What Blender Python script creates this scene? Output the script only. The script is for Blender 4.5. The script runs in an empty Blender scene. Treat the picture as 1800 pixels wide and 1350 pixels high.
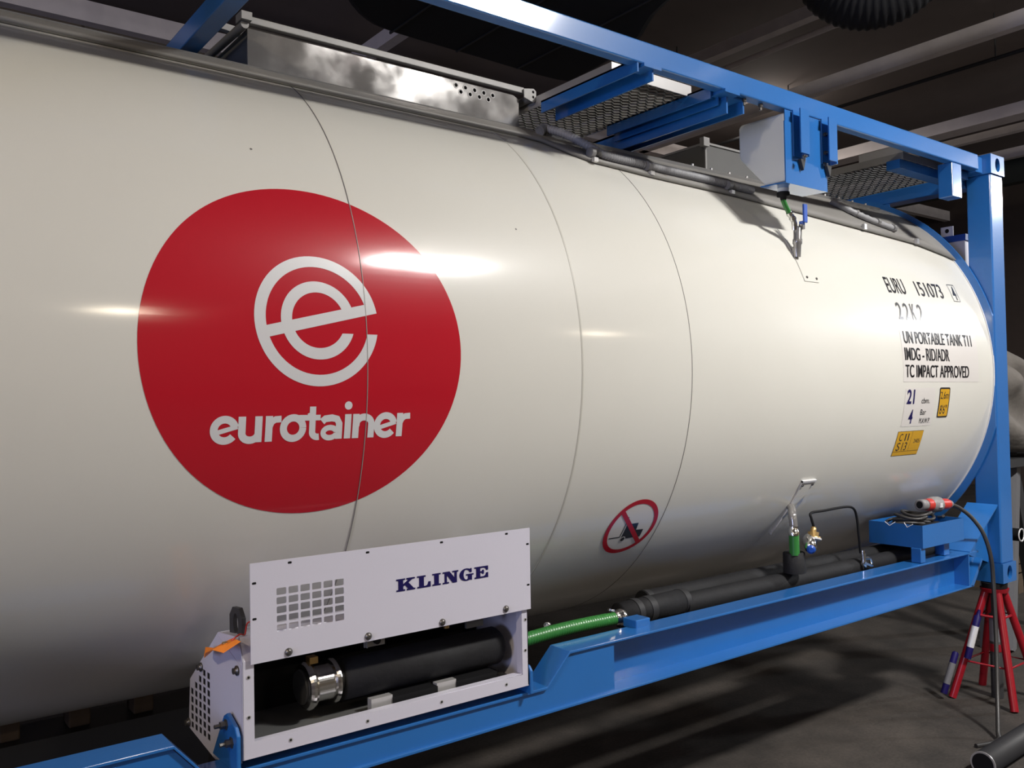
import bpy, bmesh, math, random
from mathutils import Vector, Matrix
random.seed(7)
PI = math.pi
sc = bpy.context.scene
COL = sc.collection

# ------------------------------------------------------------------ camera
def make_camera():
    yaw, pit, rol = 0.6525, 0.0222, -0.0177
    f = Vector((math.sin(yaw)*math.cos(pit), math.cos(yaw)*math.cos(pit), math.sin(pit)))
    r = Vector((math.cos(yaw), -math.sin(yaw), 0)); u = r.cross(f)
    r2 = r*math.cos(rol)+u*math.sin(rol); u2 = -r*math.sin(rol)+u*math.cos(rol)
    cd = bpy.data.cameras.new('camera'); co = bpy.data.objects.new('camera', cd); COL.objects.link(co)
    m = Matrix(((r2.x, u2.x, -f.x, 0.3906), (r2.y, u2.y, -f.y, -2.3832), (r2.z, u2.z, -f.z, 1.1319), (0, 0, 0, 1)))
    co.matrix_world = m
    cd.sensor_fit = 'HORIZONTAL'; cd.sensor_width = 36; cd.lens = 1530.1/1800*36
    cd.clip_start = 0.05; cd.clip_end = 100
    sc.camera = co
make_camera()

# ------------------------------------------------------------------ world, lamps, exposure
w = bpy.data.worlds.new('world'); sc.world = w; w.use_nodes = True
w.node_tree.nodes['Background'].inputs[0].default_value = (0.85, 0.9, 1, 1)
w.node_tree.nodes['Background'].inputs[1].default_value = 0.008
def lamp(loc, power, col, sx=1.0, sy=0.5, aim=None):
    d = bpy.data.lights.new('area_lamp', 'AREA'); d.shape = 'RECTANGLE'; d.size = sx; d.size_y = sy
    d.energy = power; d.color = col
    o = bpy.data.objects.new('area_lamp', d); COL.objects.link(o); o.location = loc
    if aim: o.rotation_euler = (Vector(aim)-Vector(loc)).to_track_quat('-Z', 'Y').to_euler()
    return o
LAMPS = [((5.05, -3.8, 5.0), 335, (1, 0.98, 0.95)), ((15.2, -4.0, 4.35), 280, (0.93, 0.96, 1)), ((-5.0, -3.8, 4.95), 165, (1, 0.84, 0.62)),
         ((3.9, -12, 5.0), 70, (1, 0.86, 0.66)), ((14.1, -12, 5.0), 70, (1, 0.86, 0.66)), ((-5.5, -12, 5.0), 50, (1, 0.9, 0.75)),
         ((10.5, 5.0, 4.9), 15, (1, 0.93, 0.85))]
for L, p, c in LAMPS:
    lamp(L, p, c, 1.0, 0.32 if L[0] == 15.2 else 0.5)
    d = bpy.data.lights.new('ceiling_fill', 'POINT'); d.energy = p*0.5; d.color = c; d.shadow_soft_size = 0.15      # point light added at each lamp to lift the ceiling and beams
    o = bpy.data.objects.new('ceiling_fill', d); COL.objects.link(o); o.location = (L[0], L[1], L[2]+0.05)
# cool area light added by the left wall for left-facing sides; no door there
lamp((-8.6, -3.0, 1.3), 180, (0.55, 0.62, 1.0), 2.4, 3.0, (0, -1.0, 0.6))
sc.view_settings.view_transform = 'Standard'; sc.view_settings.look = 'None'
sc.view_settings.exposure = 0.85; sc.view_settings.gamma = 1; sc.view_settings.use_curve_mapping = False

# ------------------------------------------------------------------ materials
def mat(name, col, rough=0.5, metal=0, noise=0, nscale=8, bump=0, bscale=40, coat=0, spec=0.5, col2=None, trans=0, rvar=0):
    m = bpy.data.materials.new(name); m.use_nodes = True
    nt = m.node_tree; b = nt.nodes['Principled BSDF']
    b.inputs['Base Color'].default_value = (*col, 1); b.inputs['Roughness'].default_value = rough
    b.inputs['Metallic'].default_value = metal; b.inputs['Coat Weight'].default_value = coat
    b.inputs['Coat Roughness'].default_value = 0.11
    b.inputs['Specular IOR Level'].default_value = spec
    if trans: b.inputs['Transmission Weight'].default_value = trans
    tc = nt.nodes.new('ShaderNodeTexCoord')
    if noise or rvar:
        n = nt.nodes.new('ShaderNodeTexNoise'); n.inputs['Scale'].default_value = nscale; n.inputs['Detail'].default_value = 6
        nt.links.new(tc.outputs['Object'], n.inputs['Vector'])
        if noise:
            mx = nt.nodes.new('ShaderNodeMix'); mx.data_type = 'RGBA'
            mx.inputs['A'].default_value = (*[c*(1-noise) for c in col], 1)
            mx.inputs['B'].default_value = (*(col2 or [min(1, c*(1+noise)) for c in col]), 1)
            nt.links.new(n.outputs['Fac'], mx.inputs['Factor']); nt.links.new(mx.outputs['Result'], b.inputs['Base Color'])
        if rvar:
            mr = nt.nodes.new('ShaderNodeMapRange'); mr.inputs[3].default_value = rough-rvar; mr.inputs[4].default_value = rough+rvar
            mr.inputs[1].default_value = 0.35; mr.inputs[2].default_value = 0.65
            nt.links.new(n.outputs['Fac'], mr.inputs[0]); nt.links.new(mr.outputs[0], b.inputs['Roughness'])
    if bump:
        n2 = nt.nodes.new('ShaderNodeTexNoise'); n2.inputs['Scale'].default_value = bscale; n2.inputs['Detail'].default_value = 3
        nt.links.new(tc.outputs['Object'], n2.inputs['Vector'])
        bp = nt.nodes.new('ShaderNodeBump'); bp.inputs['Strength'].default_value = bump; bp.inputs['Distance'].default_value = 0.01
        nt.links.new(n2.outputs['Fac'], bp.inputs['Height']); nt.links.new(bp.outputs['Normal'], b.inputs['Normal'])
    return m
M = {}
M['blue'] = mat('blue_paint', (0.017, 0.135, 0.42), 0.38, coat=1, spec=0.3, bump=0.03, bscale=60, noise=0.06, nscale=5)
M['cream'] = mat('cream_enamel', (0.68, 0.665, 0.605), 0.38, coat=0.8, spec=0.2, bump=0.05, bscale=3.5, noise=0.04, nscale=1.6, col2=(0.71, 0.70, 0.645))
M['red_vinyl'] = mat('red_vinyl', (0.46, 0.010, 0.022), 0.34, coat=0.8, spec=0.08, bump=0.012, bscale=60)
M['white_vinyl'] = mat('white_vinyl', (0.66, 0.66, 0.67), 0.34, coat=0.8, spec=0.35)
M['black_vinyl'] = mat('black_vinyl', (0.012, 0.011, 0.014), 0.34, coat=0.8, spec=0.35)
M['clear_vinyl'] = mat('pale_vinyl_backing', (0.68, 0.65, 0.62), 0.34, coat=0.8, spec=0.35)
M['yellow_vinyl'] = mat('yellow_vinyl', (0.60, 0.33, 0.02), 0.25)
M['sign_red'] = mat('sign_red', (0.42, 0.008, 0.02), 0.25)
M['seam'] = mat('seam_metal', (0.42, 0.41, 0.37), 0.45)
M['seam_soft'] = mat('seam_filler', (0.50, 0.485, 0.43), 0.4)
M['seam_dark'] = mat('seam_sealant', (0.16, 0.15, 0.14), 0.6)
M['stainless'] = mat('brushed_stainless', (0.33, 0.32, 0.31), 0.12, metal=0.5, rvar=0.07, noise=0.35, nscale=4.5, bump=0.05, bscale=6)
M['galv'] = mat('galvanised_sheet', (0.26, 0.255, 0.25), 0.5, metal=0.3, noise=0.15, nscale=12)
M['canopy'] = mat('grey_weather_sheet', (0.23, 0.22, 0.205), 0.55, metal=0.1, noise=0.15, nscale=3, bump=0.05, bscale=5)
M['darkgrey'] = mat('dark_grey_sheet', (0.10, 0.10, 0.098), 0.5, noise=0.1)
M['alu'] = mat('aluminium', (0.62, 0.61, 0.60), 0.35, metal=0.6)
M['grating'] = mat('expanded_metal', (0.10, 0.098, 0.09), 0.55, metal=0.3)
M['white_paint'] = mat('white_powdercoat', (0.60, 0.585, 0.67), 0.38, bump=0.02, bscale=220)
M['navy'] = mat('navy_print', (0.010, 0.006, 0.075), 0.5, spec=0.2)
M['black_foam'] = mat('black_pipe_foam', (0.011, 0.011, 0.0125), 0.7, spec=0.3, noise=0.3, nscale=20, bump=0.15, bscale=50)
M['black_tape'] = mat('black_tape', (0.028, 0.028, 0.030), 0.5, spec=0.3)
M['black'] = mat('black_rubber', (0.010, 0.010, 0.011), 0.6, spec=0.15)
M['chrome'] = mat('polished_steel', (0.72, 0.71, 0.68), 0.18, metal=1)
M['bolt'] = mat('bolt_steel', (0.16, 0.15, 0.14), 0.35, metal=0.8)
M['brass'] = mat('brass', (0.55, 0.36, 0.14), 0.35, metal=0.9)
M['green'] = mat('green_hose_plastic', (0.035, 0.19, 0.04), 0.32)
M['orange'] = mat('orange_tag_card', (0.95, 0.26, 0.02), 0.6)
M['plastic'] = mat('milky_plastic', (0.70, 0.73, 0.73), 0.4, noise=0.1, nscale=3, col2=(0.78, 0.80, 0.79))
M['conduit'] = mat('grey_conduit_plastic', (0.30, 0.30, 0.31), 0.5)
M['blue_handle'] = mat('blue_vinyl_handle', (0.015, 0.08, 0.42), 0.4)
M['redpaint'] = mat('red_stand_paint', (0.27, 0.006, 0.014), 0.33, noise=0.2, nscale=30)
M['redplastic'] = mat('red_plug_plastic', (0.50, 0.035, 0.025), 0.4)
M['greyplastic'] = mat('grey_plug_plastic', (0.22, 0.21, 0.21), 0.5)
M['cable'] = mat('black_cable_sheath', (0.03, 0.028, 0.027), 0.45)
M['beam'] = mat('grey_painted_beam', (0.80, 0.73, 0.71), 0.7, noise=0.15, nscale=6)
M['duct'] = mat('black_duct_fabric', (0.012, 0.012, 0.014), 0.75, noise=0.2, nscale=4)
M['cloth'] = mat('grey_cloth', (0.17, 0.155, 0.14), 0.9, noise=0.25, nscale=9, bump=0.4, bscale=20)
M['wood'] = mat('rough_wood', (0.11, 0.075, 0.045), 0.8, noise=0.3, nscale=15)
M['darkmetal'] = mat('dark_steel', (0.05, 0.05, 0.052), 0.5, metal=0.4)
M['lightgrey'] = mat('light_grey_paint', (0.16, 0.16, 0.17), 0.5)
M['greenbeam'] = mat('dark_green_beam', (0.020, 0.028, 0.022), 0.6)

def floor_mat():
    m = mat('concrete_floor', (0.15, 0.13, 0.115), 0.75); nt = m.node_tree; b = nt.nodes['Principled BSDF']
    tc = nt.nodes.new('ShaderNodeTexCoord')
    n = nt.nodes.new('ShaderNodeTexNoise'); n.inputs['Scale'].default_value = 2.2; n.inputs['Detail'].default_value = 10; n.inputs['Roughness'].default_value = 0.65
    n2 = nt.nodes.new('ShaderNodeTexNoise'); n2.inputs['Scale'].default_value = 60; n2.inputs['Detail'].default_value = 4
    cr = nt.nodes.new('ShaderNodeValToRGB'); e = cr.color_ramp.elements
    e[0].position = 0.3; e[0].color = (0.013, 0.011, 0.0095, 1); e[1].position = 0.72; e[1].color = (0.064, 0.053, 0.045, 1)
    nt.links.new(tc.outputs['Object'], n.inputs['Vector']); nt.links.new(tc.outputs['Object'], n2.inputs['Vector'])
    nt.links.new(n.outputs['Fac'], cr.inputs['Fac'])
    mx = nt.nodes.new('ShaderNodeMix'); mx.data_type = 'RGBA'; mx.blend_type = 'OVERLAY'; mx.inputs['Factor'].default_value = 0.5
    nt.links.new(cr.outputs['Color'], mx.inputs['A']); nt.links.new(n2.outputs['Fac'], mx.inputs['B'])
    nt.links.new(mx.outputs['Result'], b.inputs['Base Color'])
    bp = nt.nodes.new('ShaderNodeBump'); bp.inputs['Strength'].default_value = 0.3; bp.inputs['Distance'].default_value = 0.01
    nt.links.new(n2.outputs['Fac'], bp.inputs['Height']); nt.links.new(bp.outputs['Normal'], b.inputs['Normal'])
    return m
M['floor'] = floor_mat()
def block_mat():
    m = mat('block_wall', (0.2, 0.17, 0.15), 0.85); nt = m.node_tree; b = nt.nodes['Principled BSDF']
    tc = nt.nodes.new('ShaderNodeTexCoord'); mp = nt.nodes.new('ShaderNodeMapping'); mp.inputs['Rotation'].default_value = (PI/2, 0, 0)
    br = nt.nodes.new('ShaderNodeTexBrick'); br.inputs['Scale'].default_value = 1.0
    br.inputs['Color1'].default_value = (0.17, 0.145, 0.125, 1); br.inputs['Color2'].default_value = (0.20, 0.17, 0.145, 1); br.inputs['Mortar'].default_value = (0.09, 0.075, 0.065, 1)
    br.inputs['Brick Width'].default_value = 0.9; br.inputs['Row Height'].default_value = 0.9; br.inputs['Mortar Size'].default_value = 0.015; br.offset = 0
    nt.links.new(tc.outputs['Object'], mp.inputs['Vector']); nt.links.new(mp.outputs['Vector'], br.inputs['Vector']); nt.links.new(br.outputs['Color'], b.inputs['Base Color'])
    return m
M['block'] = block_mat()
M['wallbrown'] = mat('brown_wall_paint', (0.075, 0.055, 0.048), 0.85, noise=0.1)
M['ceil'] = mat('dark_brown_ceiling', (0.19, 0.157, 0.145), 0.85, noise=0.12, nscale=2)

# ------------------------------------------------------------------ mesh helpers
WL = {}
class MB:
    def __init__(s): s.v = []; s.f = []; s.sm = []
    def add(s, vs, fs, smooth=False):
        b = len(s.v); s.v += [tuple(v) for v in vs]
        for f in fs: s.f.append([b+i for i in f]); s.sm.append(smooth)
        return s
    def box(s, x0, x1, y0, y1, z0, z1):
        x0, x1 = sorted((x0, x1)); y0, y1 = sorted((y0, y1)); z0, z1 = sorted((z0, z1))
        vs = [(x, y, z) for z in (z0, z1) for y in (y0, y1) for x in (x0, x1)]
        return s.add(vs, [(0, 2, 3, 1), (4, 5, 7, 6), (0, 1, 5, 4), (2, 6, 7, 3), (0, 4, 6, 2), (1, 3, 7, 5)])
    def prism(s, poly, axis, a, b):
        # poly: 2-D outline; axis x -> (y,z), y -> (x,z), z -> (x,y)
        def P(p, t): return {'x': (t, p[0], p[1]), 'y': (p[0], t, p[1]), 'z': (p[0], p[1], t)}[axis]
        n = len(poly); vs = [P(p, a) for p in poly]+[P(p, b) for p in poly]
        fs = [list(range(n))[::-1], list(range(n, 2*n))]+[(i, (i+1) % n, n+(i+1) % n, n+i) for i in range(n)]
        return s.add(vs, fs)
    def bar(s, p0, p1, wd, ht, up=(0, 0, 1)):
        p0 = Vector(p0); p1 = Vector(p1); d = (p1-p0).normalized(); u = Vector(up); sd = d.cross(u).normalized(); u = sd.cross(d)
        vs = [p+sd*a*wd/2+u*b*ht/2 for p in (p0, p1) for a, b in ((-1, -1), (1, -1), (1, 1), (-1, 1))]
        return s.add(vs, [(0, 1, 2, 3), (7, 6, 5, 4), (0, 4, 5, 1), (1, 5, 6, 2), (2, 6, 7, 3), (3, 7, 4, 0)])
    def tube(s, pts, r, n=16, caps=True, rf=None):
        pts = [Vector(p) for p in pts]; m = len(pts); rings = []; nrm = None
        for i, p in enumerate(pts):
            d = (pts[min(i+1, m-1)]-pts[max(i-1, 0)]).normalized()
            if nrm is None:
                a = Vector((0, 0, 1)) if abs(d.z) < 0.9 else Vector((1, 0, 0)); nrm = d.cross(a).normalized()
            else: nrm = (nrm-d*nrm.dot(d)).normalized()
            b = d.cross(nrm); rr = rf(i) if rf else r
            rings.append([p+(nrm*math.cos(t)+b*math.sin(t))*rr for t in [2*PI*k/n for k in range(n)]])
        vs = [v for R_ in rings for v in R_]; fs = []
        for i in range(m-1):
            for k in range(n): fs.append((i*n+k, i*n+(k+1) % n, (i+1)*n+(k+1) % n, (i+1)*n+k))
        s.add(vs, fs, True)
        if caps: s.add(rings[0], [list(range(n))[::-1]]); s.add(rings[-1], [list(range(n))])
        return s
    def lathe(s, p0, axis, prof, n=24, smooth=True):
        # prof: (distance along axis, radius)
        p0 = Vector(p0); d = Vector(axis).normalized(); a = Vector((0, 0, 1)) if abs(d.z) < 0.9 else Vector((1, 0, 0)); u = d.cross(a).normalized(); b = d.cross(u)
        vs = []
        for t, r in prof: vs += [p0+d*t+(u*math.cos(q)+b*math.sin(q))*max(r, 1e-5) for q in [2*PI*k/n for k in range(n)]]
        fs = []
        for i in range(len(prof)-1):
            for k in range(n): fs.append((i*n+k, i*n+(k+1) % n, (i+1)*n+(k+1) % n, (i+1)*n+k))
        s.add(vs, fs, smooth)
        s.add(vs[:n], [list(range(n))[::-1]]); s.add(vs[-n:], [list(range(n))])
        return s
    def build(s, name, m, parent=None, bevel=0, base=None):
        me = bpy.data.meshes.new(name)
        if parent is not None: o0 = WL[parent.name]
        else:
            if base is None:
                xs = [v[0] for v in s.v]; ys = [v[1] for v in s.v]; zs = [v[2] for v in s.v]
                base = ((min(xs)+max(xs))/2, (min(ys)+max(ys))/2, min(zs))
            o0 = Vector(base)
        me.from_pydata([Vector(v)-o0 for v in s.v], [], s.f)
        me.polygons.foreach_set('use_smooth', s.sm)
        bm = bmesh.new(); bm.from_mesh(me); bmesh.ops.recalc_face_normals(bm, faces=bm.faces); bm.to_mesh(me); bm.free()
        me.materials.append(m); me.update()
        o = bpy.data.objects.new(name, me); COL.objects.link(o)
        if parent is not None: o.parent = parent
        else: o.location = o0
        WL[o.name] = o0
        if bevel:
            b = o.modifiers.new('bevel', 'BEVEL'); b.width = bevel; b.segments = 2; b.limit_method = 'ANGLE'; b.angle_limit = 0.6
            b.harden_normals = False
        return o
def tag(o, label=None, cat=None, group=None, kind=None):
    if label: o['label'] = label
    if cat: o['category'] = cat
    if group: o['group'] = group
    if kind: o['kind'] = kind
    return o
def thing(name, loc, label, cat, group=None):
    o = bpy.data.objects.new(name, None); COL.objects.link(o); o.location = loc; o.empty_display_size = 0.1
    WL[o.name] = Vector(loc); return tag(o, label, cat, group)
def lab(o, t): o['label'] = t; return o
def struct(mb, name, m): return tag(mb.build(name, m), kind='structure')

def curve2d(loops, thick=0.0, text=None, off=0.0):
    """flat 2-D shape with holes (or text) as (verts, faces)"""
    if text is not None:
        c = bpy.data.curves.new('t', 'FONT'); c.body = text; c.offset = off; c.size = 1
    else:
        c = bpy.data.curves.new('t', 'CURVE')
        for L in loops:
            sp = c.splines.new('POLY'); sp.points.add(len(L)-1)
            for i, p in enumerate(L): sp.points[i].co = (p[0], p[1], 0, 1)
            sp.use_cyclic_u = True
    if text is None: c.dimensions = '2D'
    c.fill_mode = 'BOTH'; c.extrude = thick/2
    o = bpy.data.objects.new('t', c); COL.objects.link(o)
    dg = bpy.context.evaluated_depsgraph_get(); dg.update()
    me = bpy.data.meshes.new_from_object(o.evaluated_get(dg))
    vs = [v.co.copy() for v in me.vertices]; fs = [list(p.vertices) for p in me.polygons]
    bpy.data.objects.remove(o); bpy.data.curves.remove(c); bpy.data.meshes.remove(me)
    return vs, fs
def plate(loops, mp, thick):
    vs, fs = curve2d(loops, thick)
    mb = MB(); mb.add([mp(v) for v in vs], fs); return mb
def rrect(x0, x1, y0, y1, r, n=4):
    P = []
    for cx, cy, a0 in ((x1-r, y1-r, 0), (x0+r, y1-r, PI/2), (x0+r, y0+r, PI), (x1-r, y0+r, 1.5*PI)):
        for k in range(n+1): a = a0+PI/2*k/n; P.append((cx+r*math.cos(a), cy+r*math.sin(a)))
    return P
def circ(cx, cy, r, n=24, ry=None): return [(cx+r*math.cos(2*PI*k/n), cy+(ry or r)*math.sin(2*PI*k/n)) for k in range(n)]
def smooth_path(P, k=8):
    P = [Vector(p) for p in P]; out = []
    for i in range(len(P)-1):
        p0 = P[max(i-1, 0)]; p1 = P[i]; p2 = P[i+1]; p3 = P[min(i+2, len(P)-1)]
        for j in range(k):
            t = j/k
            out.append(0.5*((2*p1)+(p2-p0)*t+(2*p0-5*p1+4*p2-p3)*t*t+(3*p1-p0-3*p2+p3)*t**3))
    out.append(P[-1]); return out

def resample(P, st):
    out = [P[0].copy()]; acc = 0
    for a, b in zip(P, P[1:]):
        L = (b-a).length; t = st-acc
        while t <= L: out.append(a.lerp(b, t/L)); t += st
        acc = L-(t-st)
    return out
# ------------------------------------------------------------------ key dimensions (metres; z = 0 is the underside of the container)
YC, ZC, R = 1.219, 1.2765, 1.2046
FL = -0.70
def onT(x, s, h=0.0):
    a = s/R; return Vector((x, YC-(R+h)*math.cos(a), ZC+(R+h)*math.sin(a)))
def onA(x, deg, h=0.0): return onT(x, math.radians(deg)*R, h)
def wrap(vs, fs, h, name, m, parent, label=None):
    """lay a flat (x, s) shape on the tank's side"""
    bm = bmesh.new(); bv = [bm.verts.new((v[0], v[1], 0)) for v in vs]
    for f in fs:
        try: bm.faces.new([bv[i] for i in f])
        except ValueError: pass
    lo = min(v[1] for v in vs); hi = max(v[1] for v in vs); st = 0.018; k = math.floor(lo/st)*st
    while k < hi:
        bmesh.ops.bisect_plane(bm, geom=bm.verts[:]+bm.edges[:]+bm.faces[:], plane_co=(0, k, 0), plane_no=(0, 1, 0)); k += st
    bm.verts.ensure_lookup_table(); bm.verts.index_update()
    V = [onT(v.co.x, v.co.y, h) for v in bm.verts]; Fc = [[v.index for v in f.verts] for f in bm.faces]; bm.free()
    me = bpy.data.meshes.new(name); o0 = WL[parent.name]
    me.from_pydata([v-o0 for v in V], [], Fc)
    # normals outwards
    for p in me.polygons:
        c = Vector(p.center)+o0
        if Vector((0, c.y-YC, c.z-ZC)).dot(p.normal) < 0: p.flip()
        p.use_smooth = True
    me.materials.append(m); o = bpy.data.objects.new(name, me); COL.objects.link(o); o.parent = parent; WL[o.name] = o0
    if label: o['label'] = label
    return o
def wtext(txt, x0, x1, s0, s1, m, parent, h=0.002, bold=0.0, name='lettering', label=None, shear=0):
    vs, fs = curve2d(None, 0, txt, bold)
    ax = min(v.x for v in vs); bx = max(v.x for v in vs); ay = min(v.y for v in vs); by = max(v.y for v in vs)
    vs = [(x0+(v.x-ax)/(bx-ax)*(x1-x0), s0+(v.y-ay)/(by-ay)*(s1-s0)) for v in vs]
    if shear:      # heavier strokes: the same outline laid down again a hair to each side
        n = len(vs); v2 = []; f2 = []
        for k, d in enumerate((-shear, 0, shear)):
            v2 += [(a+d, b) for a, b in vs]; f2 += [[i+k*n for i in f] for f in fs]
        vs, fs = v2, f2
    return wrap(vs, fs, h, name, m, parent, label)
def wpoly(loops, m, parent, h, name, label=None):
    vs, fs = curve2d(loops); return wrap(vs, fs, h, name, m, parent, label)

# ------------------------------------------------------------------ the building
struct(MB().box(-9, 19, -16, 7.4, FL-0.2, FL), 'floor', M['floor'])
struct(MB().box(-9, 19, -16, 7.4, 5.3, 5.5), 'ceiling', M['ceil'])
struct(MB().box(-9, 19, 7.2, 7.4, FL, 5.3), 'wall_back', M['block'])
struct(MB().box(18.8, 19, -16, 7.2, FL, 5.3), 'wall_right', M['wallbrown'])
struct(MB().box(-9, -8.8, -16, 7.2, FL, 5.3), 'wall_left', M['wallbrown'])
struct(MB().box(-8.8, 18.8, -16, -15.8, FL, 5.3), 'wall_front', M['block'])
# roof beams
def ybeam(x, z0, z1, y0=-15.8, y1=7.2, wd=0.12):
    mb = MB().box(x, x+wd, y0, y1, z0, z1)
    return mb
bl = [(7.75, 4.80, 4.92, 'thin grey ceiling rail nearest above the blue top rail'),
      (9.66, 4.80, 4.96, 'wide grey ceiling beam crossing over the middle of the blue top rail'),
      (13.32, 4.80, 4.90, 'narrow grey ceiling beam meeting the top rail near its right end'),
      (14.72, 4.80, 4.95, 'furthest right grey ceiling beam, just above the corner casting'),
      (4.72, 4.80, 4.95, 'grey ceiling beam mostly hidden by the black duct')]
for x, z0, z1, l in bl:
    tag(ybeam(x, z0, z1).build('ceiling_beam', M['beam']), l, 'beam', 'beams under the ceiling')
tag(MB().box(-8.8, 18.8, 6.46, 6.58, 4.80, 5.0).build('ceiling_beam', M['beam']), 'long grey beam running along the back of the ceiling behind the tank', 'beam', 'beams under the ceiling')
def pipe(p0, p1, r, label, m, name='ceiling_pipe'):
    mb = MB().tube([p0, p1], r, 12)
    p0 = Vector(p0); p1 = Vector(p1)
    o = mb.build(name, m); tag(o, label, 'pipe')
    for k in range(1, 5):
        q = p0.lerp(p1, k/5); h = MB().tube([q+Vector((0, 0, -r*1.3)), Vector((q.x, q.y, 5.3))], 0.008, 6)
        h.build('hanger', M['darkmetal'], o)
    return o
pipe((8.17, -6, 4.82), (8.17, 7.1, 4.82), 0.03, 'thin grey pipe under the ceiling beside the thin rail', M['beam'])
pipe((10.35, -6, 4.80), (10.35, 7.1, 4.80), 0.022, 'dark cable hung under the ceiling behind the wide beam', M['darkmetal'], 'ceiling_cable')
tag(MB().box(14.9, 15.1, -2, 7.2, 4.45, 4.9).build('green_girder', M['greenbeam']), 'dark green girder behind the top right corner of the frame', 'beam')
struct(MB().box(11.9, 12.2, 2, 7.2, 4.6, 4.75), 'trim_1', M['beam'])
# black ventilation duct above the tank
t = thing('ventilation_duct', (5.2, 2.3, 3.6), 'wide black ventilation duct under the ceiling behind the blue top rail', 'duct')
def duct_outline():
    P = [(2.62, 2.0), (2.74, 2.36), (2.94, 2.66), (3.2, 2.88), (3.48, 2.95), (4.2, 2.97), (5.0, 2.98), (5.12, 2.8), (5.02, 2.1), (4.78, 1.66), (4.6, 1.2), (4.2, 0.8), (3.6, 0.62), (3.0, 0.8), (2.7, 1.3)]
    return [(p.x, p.y) for p in smooth_path([(a, b, 0) for a, b in P+P[:1]], 3)][:-1]
MB().prism(duct_outline(), 'z', 3.75, 4.5).build('duct_body', M['duct'], t, bevel=0.12)
for x in (3.42, 3.98, 4.55): MB().box(x, x+0.012, 0.95, 2.93, 3.742, 3.76).build('seam_strip', M['darkmetal'], t)
for x, y in ((3.2, 1.2), (4.4, 1.3), (3.3, 2.6), (4.8, 2.6)): MB().tube([(x, y, 4.4), (x, y, 5.3)], 0.01, 6).build('hanger', M['darkmetal'], t)
# corrugated hose hanging from the ceiling
hc = Vector((6.75, 1.20, 4.62)); hd = Vector((0.5, -0.87, 0)); pth = [hc-hd*0.31+Vector((0, 0, 0.62*(1-k/40))) for k in range(40)]
pth += [hc-hd*0.31*math.cos(PI*k/60)-Vector((0, 0, 0.31*math.sin(PI*k/60))) for k in [q_/2 for q_ in range(121)]]+[hc+hd*0.31+Vector((0, 0, 0.62*k/40)) for k in range(1, 41)]
tag(MB().tube(pth, 0.2, 28, rf=lambda i: 0.30+0.007*math.cos(i*PI/2)).build('corrugated_air_hose', M['duct']), 'black corrugated air hose looping down from the ceiling at the top right', 'hose')

# ------------------------------------------------------------------ tank
tank = thing('insulated_tank', (3.0, YC, ZC-R), 'long cream insulated tank with red round logo lying in the blue frame', 'tank')
def tank_shell():
    mb = MB(); n = 180; xs = [0.19+k*(5.87-0.19)/60 for k in range(61)]
    vs = [(x, YC-R*math.cos(2*PI*k/n), ZC+R*math.sin(2*PI*k/n)) for x in xs for k in range(n)]
    fs = [(i*n+k, i*n+(k+1) % n, (i+1)*n+(k+1) % n, (i+1)*n+k) for i in range(len(xs)-1) for k in range(n)]
    return mb.add(vs, fs, True)
tank_shell().build('cladding', M['cream'], tank)
def dish(x0, sg):
    prof = [(0, R-0.004)]
    for k in range(1, 13):
        a = PI/2*k/12; prof.append((sg*0.13*math.sin(a), (R-0.004)*math.cos(a)**0.6 if k < 12 else 0.001))
    mb = MB(); n = 96; vs = []
    for t_, r in prof: vs += [(x0+t_, YC-r*math.cos(2*PI*k/n), ZC+r*math.sin(2*PI*k/n)) for k in range(n)]
    fs = [(i*n+k, i*n+(k+1) % n, (i+1)*n+(k+1) % n, (i+1)*n+k) for i in range(len(prof)-1) for k in range(n)]
    return mb.add(vs, fs, True)
dish(5.87, 1).build('dished_end', M['cream'], tank); dish(0.19, -1).build('dished_end', M['cream'], tank)
def ring(x, wd, h, n=180, a0=0, a1=2*PI):
    mb = MB(); pr = [(x-wd/2, -0.002), (x-wd/2, h), (x+wd/2, h), (x+wd/2, -0.002)]; vs = []; full = abs(a1-a0-2*PI) < 1e-6; m_ = n if full else n+1
    for k in range(m_):
        a = a0+(a1-a0)*k/n
        for px, ph in pr: vs.append((px, YC-(R+ph)*math.cos(a), ZC+(R+ph)*math.sin(a)))
    fs = []
    for k in range(m_ if full else m_-1):
        for j in range(3): fs.append((k*4+j, ((k+1) % m_)*4+j, ((k+1) % m_)*4+j+1, k*4+j+1))
    return mb.add(vs, fs)
for x, wd, h, m in ((1.6635, 0.0011, 0.0024, 'seam_dark'), (1.6646, 0.0011, 0.0024, 'seam'), (2.553, 0.007, 0.0012, 'seam_soft'), (3.1585, 0.0010, 0.0016, 'seam_dark'), (3.1595, 0.0010, 0.0016, 'seam')):
    ring(x, wd, h).build('sheet_seam', M[m], tank)
lab(ring(5.864, 0.012, 0.006).build('end_trim', M['white_vinyl'], tank), 'pale trim band round the right end of the tank')

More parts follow.
